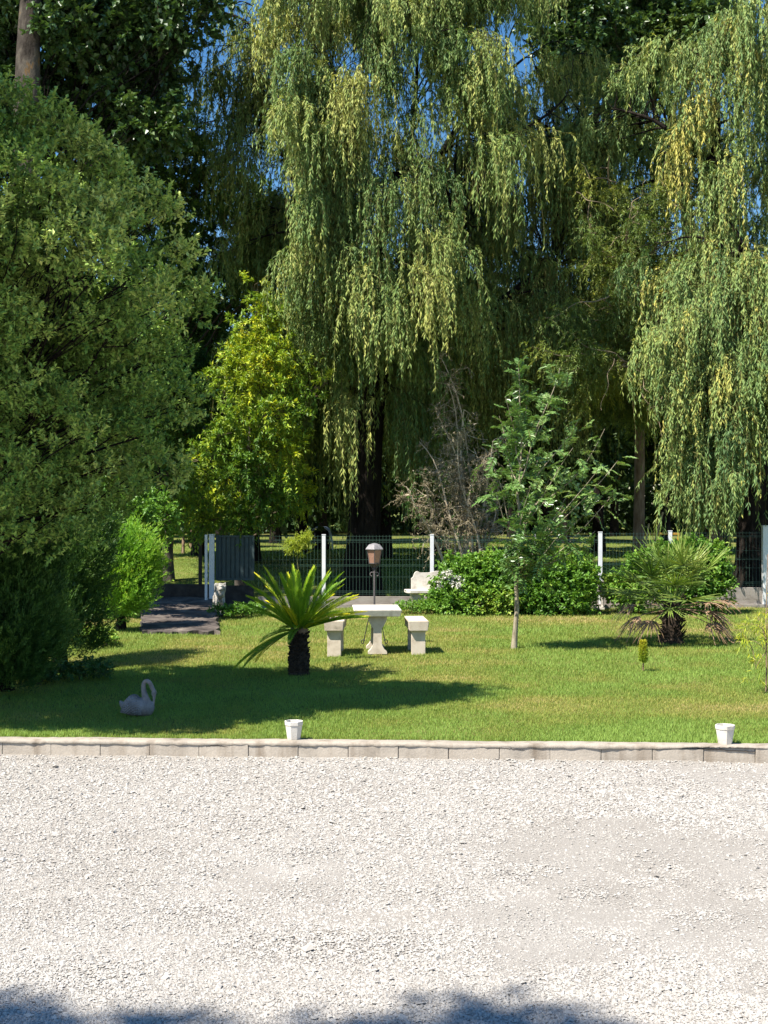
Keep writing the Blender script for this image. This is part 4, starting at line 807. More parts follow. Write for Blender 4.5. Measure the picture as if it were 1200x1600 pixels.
# ---- cycad
def cycad():
    rng = np.random.default_rng(71); d = 18.9; b = np.array([px(467, d), d, 0.0]); o = thing('sago_palm', 'sago palm with stiff yellow green fronds on a stout dark trunk in the lawn', 'palm', tuple(b))
    H = .6; mb = MB(); prof = []
    n = 26; sides = 22; V = []
    for i in range(n):
        z = H * i / (n - 1); r = .125 + .012 * math.sin(z * 9) + (.02 if i < 2 else 0); a = np.arange(sides) * 2 * PI / sides + (i % 2) * PI / sides
        k = 1 + .09 * ((np.arange(sides) + i) % 2) + rng.uniform(-.02, .02, sides)
        V.append(np.stack([b[0] + np.cos(a) * r * k, b[1] + np.sin(a) * r * k, np.full(sides, z) - .02], 1))
    F = [[i * sides + k, i * sides + (k + 1) % sides, (i + 1) * sides + (k + 1) % sides, (i + 1) * sides + k] for i in range(n - 1) for k in range(sides)]
    mb.add(np.concatenate(V), F)
    for i in range(230):                                  # old leaf bases
        a = rng.uniform(0, 2 * PI); z = rng.uniform(.02, H); r = .125
        p = b + np.array([math.cos(a) * r, math.sin(a) * r, z]); q = p + np.array([math.cos(a) * .035, math.sin(a) * .035, .022]); mb.tube([p, q], [.016, .007], 5)
    mb.build('trunk', M['cycad_trunk'], o)
    crown = MB().ell(b + np.array([0, 0, H]), (.13, .13, .09), 14, 8); crown.build('crown_shaft', M['bark_tan'], o)
    N = 64
    for k in range(N):
        u = (k + .5) / N; az = k * 2.39996 + rng.normal(0, .15); el = math.radians(-6 + 90 * u ** .9) + rng.normal(0, .05)
        if math.cos(az) > .1: el = max(el, math.radians(20))
        elif k < 22 and math.cos(az) < -.75: el = math.radians(-22)
        Ln = rng.uniform(.86, 1.04) * (1.0 if u < .85 else .9); m = 34; t = np.linspace(0, 1, m)
        h = np.array([math.cos(az), math.sin(az), 0]); curve = .28 if el > .2 else .34
        ang = el - curve * t ** 1.3 * (1.2 if el < 1.1 else .7); stp = Ln / (m - 1)
        P = np.cumsum(np.concatenate([[np.zeros(3)], (np.cos(ang[1:, None]) * h + np.sin(ang[1:, None]) * np.array([0, 0, 1.])) * stp]), axis=0) + b + np.array([0, 0, H + .02]) + h * .05
        T = unit(np.gradient(P, axis=0)); side = unit(np.cross(T, [0, 0, 1.0]) if abs(el) < 1.45 else np.cross(T, [math.sin(az), -math.cos(az), .3])); nn = np.cross(side, T)
        base = np.clip(np.float64(.42) + rng.normal(0, .16) + .16 * (h[0] > 0) * (el < .8), 0.05, .85)
        if rng.random() < .13 and el < .9: base = rng.uniform(.75, .95)
        fb = MB(); fb.tube(P, np.linspace(.011, .003, m), 5, var=base)
        ii = np.repeat(np.arange(4, m), 2); tj = np.tile([0, .5], m - 4); Pj = P[ii] * (1 - tj[:, None]) + P[np.minimum(ii + 1, m - 1)] * tj[:, None]; tt = ii / (m - 1.0)
        ln = .112 * np.clip(np.sin(np.clip(tt, .08, .97) * PI) ** .55, .3, 1)
        for sg in (-1, 1):
            dd = unit(T[ii] * (.95 + .5 * tt[:, None]) + side[ii] * sg * .8 + nn[ii] * .62 + rng.normal(0, .05, (len(ii), 3)))
            fb.leaves(Pj, dd, nn[ii] - side[ii] * sg * .6, ln * rng.uniform(.85, 1.15, len(ii)), .0105, np.clip(base + rng.normal(0, .07, len(ii)) + .2 * (tt > .85), 0, 1), .05)
        fb.build('frond', M['cycad'], o)
cycad()

# ---- fan palm
def fan_palm():
    rng = np.random.default_rng(72); d = 23.2; b = np.array([px(1050, d), d, 0.0]); o = thing('fan_palm', 'shaggy fan palm with green fans above drooping brown dead ones in the lawn', 'palm', tuple(b))
    mb = trunk_mb(rough_path(b - [0, 0, .03], b + [0, 0, .75], 8, rng, .01), np.linspace(.17, .12, 8), 14, 1.3, rng, .1)
    for i in range(140):
        a = rng.uniform(0, 2 * PI); z = rng.uniform(.02, .75); p = b + np.array([math.cos(a) * .15, math.sin(a) * .15, z]); mb.tube([p, p + np.array([math.cos(a) * .1, math.sin(a) * .1, rng.uniform(-.05, .14)])], [.02, .006], 5)
    mb.build('trunk', M['cycad_trunk'], o)
    def fan(az, el, pet, rad, dead, droop, nseg=26):
        h = np.array([math.cos(az), math.sin(az), 0]); up = np.array([0, 0, 1.])
        dirn = math.cos(el) * h + math.sin(el) * up; s = b + np.array([0, 0, .72 if not dead else rng.uniform(.5, .7)]) + h * .06
        t = np.linspace(0, 1, 8)[:, None]; P = s + dirn * pet * t - up * droop * .25 * pet * t ** 2
        fm = MB(); base = rng.uniform(.25, .6); fm.tube(P, np.linspace(.012, .007, 8), 5, var=base)
        c = P[-1]; T = unit(P[-1] - P[-2]); side = unit(np.cross(T, up)); nn = np.cross(side, T)
        A = np.linspace(-1.75, 1.75, nseg) * (1 if not dead else .75) + rng.normal(0, .04, nseg)
        for a in A:
            dd = unit(T * math.cos(a) + side * math.sin(a) + nn * rng.normal(.1, .12)); L = rad * (.78 + .22 * math.cos(a * .8)) * rng.uniform(.88, 1.1)
            tt = np.linspace(0, 1, 6)[:, None]; q = c + dd * L * tt - up * droop * L * tt ** 2.2 * rng.uniform(.6, 1.3)
            q[:, 2] = np.maximum(q[:, 2], .03)
            w = .03 * np.array([.35, .85, 1, .8, .45, .06]); sd = unit(np.cross(np.gradient(q, axis=0), nn + rng.normal(0, .25, 3)))
            V = np.concatenate([q - sd * w[:, None] / 2, q + sd * w[:, None] / 2, q + nn * .006])
            F = [[i, i + 1, 13 + i, 12 + i] for i in range(5)] + [[12 + i, 13 + i, 7 + i, 6 + i] for i in range(5)]
            fm.add(V, F, np.clip(base + rng.normal(0, .12), 0, 1))
        fm.build('dead_fan' if dead else 'fan', M['fan_dead' if dead else 'fan'], o)
    for k in range(28): fan(k * 2.39996 + rng.normal(0, .2), math.radians(rng.choice([80, 62, 48, 34, 20, 8, 0]) + rng.normal(0, 6)), rng.uniform(.45, .8), rng.uniform(.5, .66), False, rng.uniform(.02, .18), 22)
    for az, el in [(0.0, 14), (.25, 2), (-.35, 6), (-.7, -8), (-.15, -12), (3.0, 12), (3.4, 4), (-.5, 22), (3.9, -6)]:
        fan(az, math.radians(el), rng.uniform(.5, .75), rng.uniform(.36, .48), True, rng.uniform(.35, .95), 20)
fan_palm()

# ---- little plants in the lawn
def small_plants():
    rng = np.random.default_rng(73); d = 19.25; b = (px(1005, d), d, 0); o = thing('small_cypress', 'tiny yellow green upright cypress planted alone in the lawn', 'conifer', b)
    MB().tube([b, (b[0], d, .4)], [.012, .005], 6).build('trunk', M['bark_tan'], o)
    n = 520; z = .1 + .3 * rng.random(n); R = .055 * np.sqrt(np.clip(1 - ((z - .2) / .22) ** 2, .08, 1)) * np.sqrt(rng.random(n)); a = rng.uniform(0, 6.28, n)
    P = np.stack([b[0] + np.cos(a) * R, d + np.sin(a) * R, z], 1); D = unit(np.stack([np.cos(a) * .35, np.sin(a) * .35, np.ones(n)], 1) + rng.normal(0, .15, (n, 3)))
    mb = MB(); shoot_leaves(mb, rng, P, D, .04, 6, .025, .011, np.clip((z - .1) * 2.4 + .1, 0, .9), .6); mb.build('foliage', M['yellow_new'], o)
    # spindly sapling at the right edge
    d = 17.1; b = (px(1197, d), d, 0); o = thing('spindly_sapling', 'spindly sapling with a few drooping yellow green leaves at the right edge of the lawn', 'sapling', b)
    st = MB().tube(bend(b, (b[0] + .02, d, 1.75), rng, 10, .01), np.linspace(.011, .005, 10), 6); st.build('trunk', M['bark_tan'], o)
    br = MB(); mb = MB()
    for x, y, x0, y0 in [(1155, 985, 1180, 1040), (1180, 1045, 1196, 1020), (1165, 1000, 1196, 1015), (1185, 965, 1196, 1000), (1205, 960, 1197, 990), (1225, 985, 1197, 1010), (1172, 975, 1196, 990), (1215, 930, 1197, 960)]:
        p = bend(at(x0, y0, d), at(x, y, d + rng.uniform(-.2, .2)), rng, 8, .05, .15); br.tube(p, np.linspace(.006, .003, 8), 5)
        S = p[3:]; n = len(S); shoot_leaves(mb, rng, S, unit(rng.normal(0, .6, (n, 3)) + np.array([-.2, 0, .1])), .16, 9, .085, .016, np.full(n, .5), .8, .5)
    br.build('branches', M['bark_tan'], o); mb.build('foliage', M['yellow_new'], o)
    # feathery shoot behind the cycad
    d = 20.3; b = (px(474, d), d, 0); o = thing('feathery_weed', 'tall stem with a feathery yellow green tuft rising behind the sago palm', 'plant', b)
    e = at(464, 868, d); MB().tube(bend(b, e, rng, 8, .03), np.linspace(.01, .006, 8), 6).build('stem', M['willow_twig'], o)
    mb = MB(); S = []; D = []
    for x, y in [(456, 858), (466, 850), (474, 843), (480, 838), (452, 850), (468, 860), (478, 850), (460, 846)]:
        c = np.array(at(x, y, d)); MBn = 26
        for k in range(MBn): S.append(c + rng.normal(0, .02, 3)); D.append(unit(rng.normal(0, 1, 3) + np.array([.2, -.2, .5])))
    S = np.array(S); shoot_leaves(mb, rng, S, np.array(D), .1, 10, .05, .009, np.full(len(S), .4), .8, .1); mb.build('leaf_tuft', M['yellow_new'], o)
small_plants()

# ------------------------------------------------------------------ stone table, benches, lantern
def slab_bm(w, l, h, under):
    bm = bmesh.new(); bmesh.ops.create_cube(bm, size=1)
    for v in bm.verts:
        k = 1 if v.co.z > 0 else under; v.co = Vector((v.co.x * (w - (0 if k == 1 else 2 * under)), v.co.y * (l - (0 if k == 1 else 2 * under)), v.co.z * h))
    bmesh.ops.bevel(bm, geom=list(bm.edges), offset=.008, segments=2, affect='EDGES'); return bm
def pedestal(mb, y, h, w0, wcap, wfoot, dep, zt):
    """profile in x extruded along y: foot, shaft and flared cap"""
    prof = [(wfoot, 0), (wfoot, .03), (wfoot * .93, .05), (wfoot * .72, .075), (w0 + .02, .13), (w0, .17), (w0 * .97, h - .23), (w0 * 1.02, h - .19), (w0 * 1.35, h - .17), (wcap * .78, h - .12), (wcap * .96, h - .07), (wcap, h - .05), (wcap, h)]
    n = len(prof); V = [(-w / 2, y - dep / 2, z) for w, z in prof] + [(w / 2, y - dep / 2, z) for w, z in prof] + [(-w / 2, y + dep / 2, z) for w, z in prof] + [(w / 2, y + dep / 2, z) for w, z in prof]
    F = []
    for i in range(n - 1): F += [[i, n + i, n + i + 1, i + 1], [2 * n + i, 2 * n + i + 1, 3 * n + i + 1, 3 * n + i], [i, i + 1, 2 * n + i + 1, 2 * n + i], [n + i, 3 * n + i, 3 * n + i + 1, n + i + 1]]
    F += [[0, 2 * n, 3 * n, n], [n - 1, 2 * n - 1, 4 * n - 1, 3 * n - 1]]
    mb.add(V, F)
def stone_set():
    d = 21.35; o = thing('stone_table', 'pale cast stone garden table on flared pedestals between two stone benches', 'table', (px(590, d), d + .0, 0), rz=.05)
    t = MB().bm(slab_bm(.76, 1.15, .105, .03), (0, .45, .655)); t.build('tabletop', M['white_stone'], o, world=False)
    for y in (.07, .85): m = MB(); pedestal(m, y, .605, .135, .3, .3, .13, 0); m.build('pedestal', M['cast_stone'], o, world=False)
    def bench(x, lab, rz):
        dd = 21.2; q = thing('stone_bench', lab, 'bench', (px(x, dd), dd, 0), 'stone benches at the garden table', rz)
        m = MB().bm(slab_bm(.315, 1.0, .155, .012), (0, .42, .465)); m.build('seat', M['cast_stone'], q, world=False)
        for y in (.06, .8):
            m = MB(); m.bbox((0, y, .155), (.215, .13, .37), .006); m.build('leg', M['cast_stone'], q, world=False)
            m2 = MB(); bm = bmesh.new(); bmesh.ops.create_cube(bm, size=1)
            for v in bm.verts: k = .25 if v.co.z > 0 else .205; v.co = Vector((v.co.x * k, v.co.y * (.125 if v.co.z < 0 else .14), v.co.z * .055))
            m2.bm(bm, (0, y, .3605)); m2.build('leg_cap', M['cast_stone'], q, world=False)
        return q
    bench(522, 'stone bench beside the sago palm, left of the garden table', -.02)
    bench(654, 'stone bench right of the garden table, in the open lawn', .06)
stone_set()

def lantern():
    d = 22.7; b = np.array([px(585, d), d, 0.0]); o = thing('garden_lantern', 'rusty lantern with amber panes on a thin iron pole behind the stone table', 'lamp', tuple(b), rz=0)
    P = lambda x, y, z: b + np.array([x, y, z])
    MB().tube([P(0, 0, .36), P(0, 0, 1.28)], .016, 8).build('pole', M['iron'], o)
    for a in (PI * .95, PI * 1.62, PI * .05 + 6.28, PI * .5):
        h = np.array([math.cos(a), math.sin(a), 0]); t = np.linspace(0, 1, 12)
        c = [P(0, 0, 0) + h * (.02 + .17 * s ** .8) + np.array([0, 0, .6 - .58 * s ** 1.25]) for s in t]
        e = c[-1]; c += [e + h * (.035 * math.sin(q)) + np.array([0, 0, .035 * (1 - math.cos(q))]) for q in np.linspace(.4, 4.2, 9)]
        MB().tube(c, .008, 6).build('foot', M['black_iron'], o)
    for sg in (-1, 1):                                          # scrolls under the lamp
        c = [P(sg * (.005 + .03 * (1 - math.cos(q)) * 1.1), 0, 1.2 + .0 + .032 * math.sin(q)) for q in np.linspace(0, 4.6, 14)]; MB().tube(c, .008, 6).build('scroll', M['iron'], o)
        c = [P(sg * .01, 0, 1.2)] + [P(sg * (.01 + .09 * s ** 1.6), 0, 1.22 + .17 * s) for s in np.linspace(.1, 1, 8)]; MB().tube(c, .007, 6).build('arm', M['black_iron'], o)
    z0, z1 = 1.38, 1.61; MB().lathe([(.001, 1.27), (.03, 1.28), (.022, 1.31), (.05, 1.345), (.085, 1.37), (.088, 1.38), (.001, 1.381)], b, 8, rz=.4).build('lamp_base', M['black_iron'], o)
    g = MB(); g.lathe([(.088 * 1.1, z0), (.128 * 1.06, z1)], b, 6, rz=.52); body = g.build('pane', M['lamp_glass'], o)
    f = MB()
    for k in range(6):
        a = .52 + k * PI / 3; f.tube([P(math.cos(a) * .099, math.sin(a) * .099, z0), P(math.cos(a) * .138, math.sin(a) * .138, z1)], .007, 5)
        a2 = a + PI / 3
        f.tube([P(math.cos(a) * .099, math.sin(a) * .099, z0 + .005), P(math.cos(a2) * .099, math.sin(a2) * .099, z0 + .005)], .007, 5); f.tube([P(math.cos(a) * .138, math.sin(a) * .138, z1), P(math.cos(a2) * .138, math.sin(a2) * .138, z1)], .008, 5)
    f.build('lamp_frame', M['iron'], o)
    MB().lathe([(.001, 1.612), (.165, 1.612), (.172, 1.622), (.165, 1.634), (.115, 1.69), (.105, 1.698), (.06, 1.712), (.02, 1.722), (.001, 1.724)], b, 6, rz=.52).build('lamp_roof', M['lamp_roof'], o)
lantern()

# ------------------------------------------------------------------ statues
def bake(mb, name, mat, parent, voxel, smooth_it=6):
    o = mb.build(name + '_raw', None, None, off=(0, 0, 0)); o.location = (0, 0, 0)
    r = o.modifiers.new('remesh', 'REMESH'); r.mode = 'VOXEL'; r.voxel_size = voxel
    s = o.modifiers.new('smooth', 'SMOOTH'); s.iterations = smooth_it; s.factor = .5
    dg = bpy.context.evaluated_depsgraph_get(); me = bpy.data.meshes.new_from_object(o.evaluated_get(dg)); bpy.data.objects.remove(o)
    me.name = name; me.materials.clear(); me.materials.append(mat)
    for p in me.polygons: p.use_smooth = True
    q = bpy.data.objects.new(name, me); scn.collection.objects.link(q); q.parent = parent; return q
def swan():
    d = 15.2; o = thing('swan_statue', 'grey stone swan with its neck curved down in the shade on the lawn', 'statue', (px(214, d), d, -.01), rz=-.1)
    u = lambda zx, zy: ((zx - 612) / 1380.0, (866 - zy) / 1380.0)
    m = MB(); V = []                                            # body: rings along x
    rings = [(-.165, .10, .03, .03), (-.14, .105, .062, .075), (-.09, .115, .10, .105), (-.02, .115, .115, .115), (.05, .105, .115, .105), (.11, .095, .1, .095), (.16, .095, .075, .082), (.19, .1, .04, .05)]
    k = 18
    for x, z, ry, rz in rings:
        a = np.arange(k) * 2 * PI / k; V.append(np.stack([np.full(k, x), np.cos(a) * ry, np.maximum(z + np.sin(a) * rz, .002)], 1))
    V = np.concatenate(V); F = [[i * k + j, i * k + (j + 1) % k, (i + 1) * k + (j + 1) % k, (i + 1) * k + j] for i in range(len(rings) - 1) for j in range(k)]
    F4 = F; m.add(V, F4); m.add(np.concatenate([V[:k], [[-.18, 0, .1]]]), [[(j + 1) % k, j, k] for j in range(k)]); m.add(np.concatenate([V[-k:], [[.205, 0, .1]]]), [[j, (j + 1) % k, k] for j in range(k)])
    pts = [(800, 740), (775, 660), (745, 570), (722, 480), (712, 400), (725, 335), (765, 306), (812, 330), (845, 395), (868, 450)]
    P = np.array([[u(*p)[0], 0, u(*p)[1]] for p in pts]); tt = np.linspace(0, 9, 40); Pf = np.stack([np.interp(tt, range(10), P[:, i]) for i in range(3)], 1)
    for _ in range(3): Pf[1:-1] = (Pf[:-2] + 2 * Pf[1:-1] + Pf[2:]) / 4
    m.tube(Pf, np.interp(tt, [0, 1, 3, 5, 7, 9], [.07, .052, .03, .024, .024, .026]), 12)
    hx, hz = u(884, 500); m.ell((hx, 0, hz), (.03, .029, .045), 14, 10, (0, .15, 0)); bx, bz = u(884, 610); m.tube([(hx + .002, 0, hz - .03), (bx, 0, bz + .02), u(882, 690)[:1] + (0,) + u(882, 690)[1:]], [.022, .017, .007], 10)
    m.tube([(-.13, 0, .1), (-.175, 0, .135), (-.2, 0, .172)], [.05, .034, .01], 10)
    body = bake(m, 'body', M['grey_stone'], o, .007)
    for sg in (-1, 1):
        w = MB(); nu, nv = 26, 14; V = []
        for i in range(nu):
            for j in range(nv):
                s, t = i / (nu - 1), j / (nv - 1); x = .075 - .24 * s; prof = math.sin(PI * min(.97, max(.04, s * .9 + .08))) ** .6
                z = .03 + (.205 * prof) * t + .02 * s; bulge = .03 * math.sin(PI * t) ** .7 * prof
                feather = .012 * (((j + i * .5) % 2) - .5) * (1 if 0 < i < nu - 1 else 0)
                V.append((x, sg * ((.114 * math.sqrt(max(.02, 1 - ((x + .02) / .2) ** 2))) * (1 - .75 * t ** 3) + bulge + feather + .006), z))
        V += [(a, b_ - sg * .03, c) for a, b_, c in V]; n0 = nu * nv; F = []
        for i in range(nu - 1):
            for j in range(nv - 1): q = [i * nv + j, (i + 1) * nv + j, (i + 1) * nv + j + 1, i * nv + j + 1]; F += [q, [n0 + e for e in reversed(q)]]
        w.add(V, F)
        ring = [i * nv for i in range(nu)] + [(nu - 1) * nv + j for j in range(1, nv)] + [i * nv + nv - 1 for i in range(nu - 2, -1, -1)] + [j for j in range(nv - 2, 0, -1)]
        w.add(V, [[ring[i], ring[(i + 1) % len(ring)], n0 + ring[(i + 1) % len(ring)], n0 + ring[i]] for i in range(len(ring))])
        w.build('wing', M['grey_stone'], o, world=False)
swan()
def lion(x, y, lab, rz, sc=1.0):
    d = gd(y); o = thing('lion_statue', lab, 'statue', (px(x, d), d, 0), 'stone lions by the fence', rz); o.scale = (sc, sc, sc)
    MB().bbox((0, .2, .02), (.27, .66, .05), .01).build('plinth', M['lion_stone'], o, world=False)
    m = MB()                                                    # standing lion looking towards -y
    m.tube([(0, .5, .4), (0, .42, .41), (0, .25, .4), (0, .1, .41), (0, .03, .45), (0, -.01, .52)], [.05, .085, .08, .09, .1, .085], 14)
    for sg in (-1, 1):                                          # standing: straight fore legs, hind legs bent at the hock
        m.tube([(sg * .06, .03, .42), (sg * .078, -.01, .28), (sg * .082, -.02, .14), (sg * .082, -.025, .05)], [.045, .033, .027, .03], 10); m.ell((sg * .082, -.055, .058), (.034, .055, .026))
        m.tube([(sg * .05, .42, .38), (sg * .075, .37, .25), (sg * .075, .46, .15), (sg * .075, .44, .05)], [.06, .042, .026, .028], 10); m.ell((sg * .075, .41, .055), (.03, .05, .025))
        m.ell((sg * .075, -.02, .655), (.024, .016, .03))
    m.ell((0, .0, .55), (.125, .1, .14)); m.ell((0, -.03, .47), (.1, .075, .1)); m.ell((0, -.06, .59), (.075, .07, .085)); m.ell((0, -.125, .565), (.045, .04, .038)); m.ell((0, -.155, .582), (.02, .014, .014)); m.ell((0, -.115, .625), (.03, .03, .022))
    rng = np.random.default_rng(3)
    for k in range(60):
        a = rng.uniform(0, 2 * PI); t = rng.uniform(-.5, 1); m.ell((math.cos(a) * .11 * (1 if t > -.2 else .8), .0 + math.sin(a) * .09, .55 + t * .12), (.022, .022, .035), 8, 6)
    m.tube([(0, .5, .42), (.03, .55, .36), (.05, .57, .25), (.05, .56, .16)], [.022, .018, .018, .03], 8)
    bake(m, 'body', M['lion_stone'], o, .011, 3); return o
lion(344, 961, 'pale stone lion statue standing in the shade beside the white gate post', .25)
lion(936, 952, 'white stone lion statue half hidden by leaves below a fence post', -.15, .95)

# ------------------------------------------------------------------ white stone bench
def white_bench():
    d = 30.2; x0 = px(633, d); o = thing('white_bench', 'white curved stone bench with a shaped backrest half hidden by the leafy shrub', 'bench', (x0 + .75, d, 0), rz=.12)
    W = 1.5; n = 40; S = np.linspace(-W / 2, W / 2, n)
    V = []; e = np.abs(S) / (W / 2); dep = .42 * np.clip(1 - np.clip((e - .9) / .1, 0, 1) ** 2 * .5, 0, 1)
    for zz, sh in ((.385, .03), (.40, .0), (.45, 0), (.46, .012)):
        V.append(np.stack([S * (1 - sh), -.21 - dep * 0 + sh + .21 * (1 - dep / .42) - .05, np.full(n, zz)], 1)); V.append(np.stack([S * (1 - sh), np.full(n, .2 - sh), np.full(n, zz)], 1))
    m = MB()
    Vv = np.stack([V[0], V[2], V[4], V[6], V[7], V[5], V[3], V[1]], 1); idx = np.arange(n * 8).reshape(n, 8)
    F = [[idx[i, k], idx[i + 1, k], idx[i + 1, (k + 1) % 8], idx[i, (k + 1) % 8]] for i in range(n - 1) for k in range(8)]; m.add(Vv.reshape(-1, 3), F)
    m.add(Vv[0], [list(range(8))]); m.add(Vv[-1], [list(range(7, -1, -1))]); m.build('seat', M['white_stone'], o, world=False)
    # backrest: stepped shoulders and a raised scroll end
    top = np.interp(S, [-.75, -.6, -.585, -.53, -.515, -.42, -.4, -.2, 0, .2, .4, .42, .515, .53, .585, .6, .75], [.5, .5, .72, .74, .86, .86, .83, .83, .87, .83, .83, .86, .86, .74, .72, .5, .5])
    keep = np.abs(S) < .6; S2 = S[keep]; t2 = np.maximum(top[keep], .7); k = len(S2); V = []
    for y in (.12, .2): V += [np.stack([S2, np.full(k, y), np.full(k, .455)], 1), np.stack([S2, np.full(k, y), t2], 1)]
    Vv = np.stack([V[0], V[1], V[3], V[2]], 1); idx = np.arange(k * 4).reshape(k, 4); m = MB()
    m.add(Vv.reshape(-1, 3), [[idx[i, q], idx[i + 1, q], idx[i + 1, (q + 1) % 4], idx[i, (q + 1) % 4]] for i in range(k - 1) for q in range(4)]); m.add(Vv[0], [[3, 2, 1, 0]]); m.add(Vv[-1], [[0, 1, 2, 3]])
    m.build('backrest', M['white_stone'], o, world=False)
    for x in (-.48, .48):
        m = MB(); pedestal(m, 0, .387, .15, .3, .28, .3, 0); V0 = m.V[-1]; V0[:, 0] += x; m.build('leg', M['white_stone'], o, world=False)
white_bench()

# ------------------------------------------------------------------ fence
def fence():
    d = 31.1; o = thing('mesh_fence', 'green wire mesh fence with white posts along the back of the lawn', 'fence', (px(700, d), d, 0))
    posts = [(506, 836), (675, 836), (838, 836), (938, 832), (1047, 830), (1196, 822), (1345, 822)]; gx = [px(339, d + .3)]
    X = [px(x, d) for x, y in posts]; Zt = [pz(y, d) for x, y in posts]
    for k, (x, z) in enumerate(zip(X, Zt)):
        w = .085 if k < 5 else .15
        m = MB().bbox((x, d, z / 2), (w, w, z), .006); p = m.build('post', M['post'], o); MB().bbox((x, d, z + .008), (w + .012, w + .012, .016), .004).build('cap', M['post'], p)
    X = [px(400, d)] + X; Zt = [Zt[0]] + Zt
    for k in range(len(X) - 1):
        x0, x1 = X[k] + .05, X[k + 1] - .05; zb = .26 if k < 5 else .47; zt = min(Zt[k], Zt[k + 1]) - .03
        m = MB(); n = int((x1 - x0) / .075); xs_ = np.linspace(x0 + .01, x1 - .01, n)
        P = np.stack([np.stack([xs_, np.full(n, d), np.full(n, zb)], 1), np.stack([xs_, np.full(n, d), np.full(n, zt + .03)], 1)], 1); m.tubes(P, .0024, 4)
        zz = list(np.arange(zb + .03, zt, .4)) + [zt]
        for z in zz: m.box(((x0 + x1) / 2, d + .007, z), (x1 - x0, .004, .004))
        for z in (zb + .08, (zb + zt) / 2, zt - .1): m.box(((x0 + x1) / 2, d - .02, z), (x1 - x0, .006, .006)); m.box(((x0 + x1) / 2, d - .012, z + .03), (x1 - x0, .004, .004))
        m.build('mesh_panel', M['wire'], o)
        b = MB().bbox(((x0 + x1) / 2, d, zb / 2 - .02), (x1 - x0, .05, zb + .0), .006, rough=.004, seed=k); b.build('base_board', M['board'], o)
    # concrete strip foundation
    MB().box(((X[0] + X[-1]) / 2, d - .02, .015), (X[-1] - X[0], .2, .1)).build('footing', M['board'], o)
fence()
def gate():
    d = 31.6; o = thing('garden_gate', 'open teal ribbed metal gate leaf hung on a white gate post beside the lion', 'gate', (px(331, d), d, 0))
    z = pz(836, d)
    p = MB().bbox((px(331, d), d, z / 2), (.12, .12, z), .008).build('gate_post', M['post'], o); MB().bbox((px(331, d), d, z + .01), (.14, .14, .02), .004).build('cap', M['post'], p)
    MB().bbox((px(326.5, d), d - .5, (z + .02) / 2), (.06, .06, z + .02), .006).build('hinge_bar', M['post'], o)
    x0, x1 = px(339, d + .15), px(396, d + .15); y = d + .15; zt, zb = pz(838, y), pz(905, y); n = 8; m = MB()
    m.box(((x0 + x1) / 2, y + .03, (zt + zb) / 2), (x1 - x0, .01, zt - zb))
    for k in range(n):
        xx = x0 + (k + .5) * (x1 - x0) / n; m.bbox((xx, y + .01, (zt + zb) / 2), ((x1 - x0) / n * .72, .035, zt - zb - .02), .008)
    m.build('ribbed_panel', M['gate_panel'], o)
    f = MB()
    for zz in (zt, zb): f.box(((x0 + x1) / 2, y - .012, zz), (x1 - x0 + .04, .05, .045))
    for xx in (x0, x1): f.box((xx, y - .016, (zt + zb) / 2 - .0), (.045, .045, zt - zb + .03))
    f.build('gate_frame', M['gate_panel'], o)
    MB().box(((x0 + x1) / 2, y + .05, .2), (x1 - x0, .05, .5)).build('base_board', M['dark_board'], o)
    d2 = 33.0; q = thing('gate_post', 'dark slim gate post at the far end of the ramp', 'post', (px(313, d2), d2, 0)); MB().bbox((px(313, d2), d2, .93), (.085, .085, 1.86), .008).build('shaft', M['black_iron'], q); MB().bbox((px(313, d2), d2, 1.87), (.1, .1, .02), .004).build('cap', M['black_iron'], q)
gate()
def ramp_slab():
    n, mth = 24, 16; V = []
    for i in range(n):
        t = i / (n - 1); y = 24.7 + 7.4 * t; xl = -4.45 - 1.3 * t; xr = -3.04 - 1.04 * t
        for j in range(mth): V.append((xl + (xr - xl) * j / (mth - 1) + .05 * math.sin(i * 2.3 + j) * (j in (0, mth - 1)), y + .06 * math.sin(j * 1.9) * (i == 0), .045 + .11 * t))
    V = np.array(V); V[:, 2] += (vnoise(V, 3, 2) - .5) * .05 + (vnoise(V, 9, 3) - .5) * .03; top = len(V); B = V.copy(); B[:, 2] = -.1
    idx = np.arange(top).reshape(n, mth); F = np.stack([idx[:-1, :-1], idx[:-1, 1:], idx[1:, 1:], idx[1:, :-1]], -1).reshape(-1, 4)
    m = MB().add(V, F); ring = list(idx[0]) + list(idx[1:, -1]) + list(idx[-1, -2::-1]) + list(idx[-2:0:-1, 0]); k = len(ring)
    m.add(np.concatenate([V[ring], B[ring]]), [[i, k + i, k + (i + 1) % k, (i + 1) % k] for i in range(k)])
    o = thing('concrete_ramp', 'worn dark concrete ramp leading up to the open gate', 'ramp', (-4, 28, 0)); m.build('slab', M['slab'], o, smooth=False)
    MB().bbox((-4.95, 32.3, .2), (1.75, .14, .5), .01, 0).build('threshold', M['dark_board'], o)
ramp_slab()

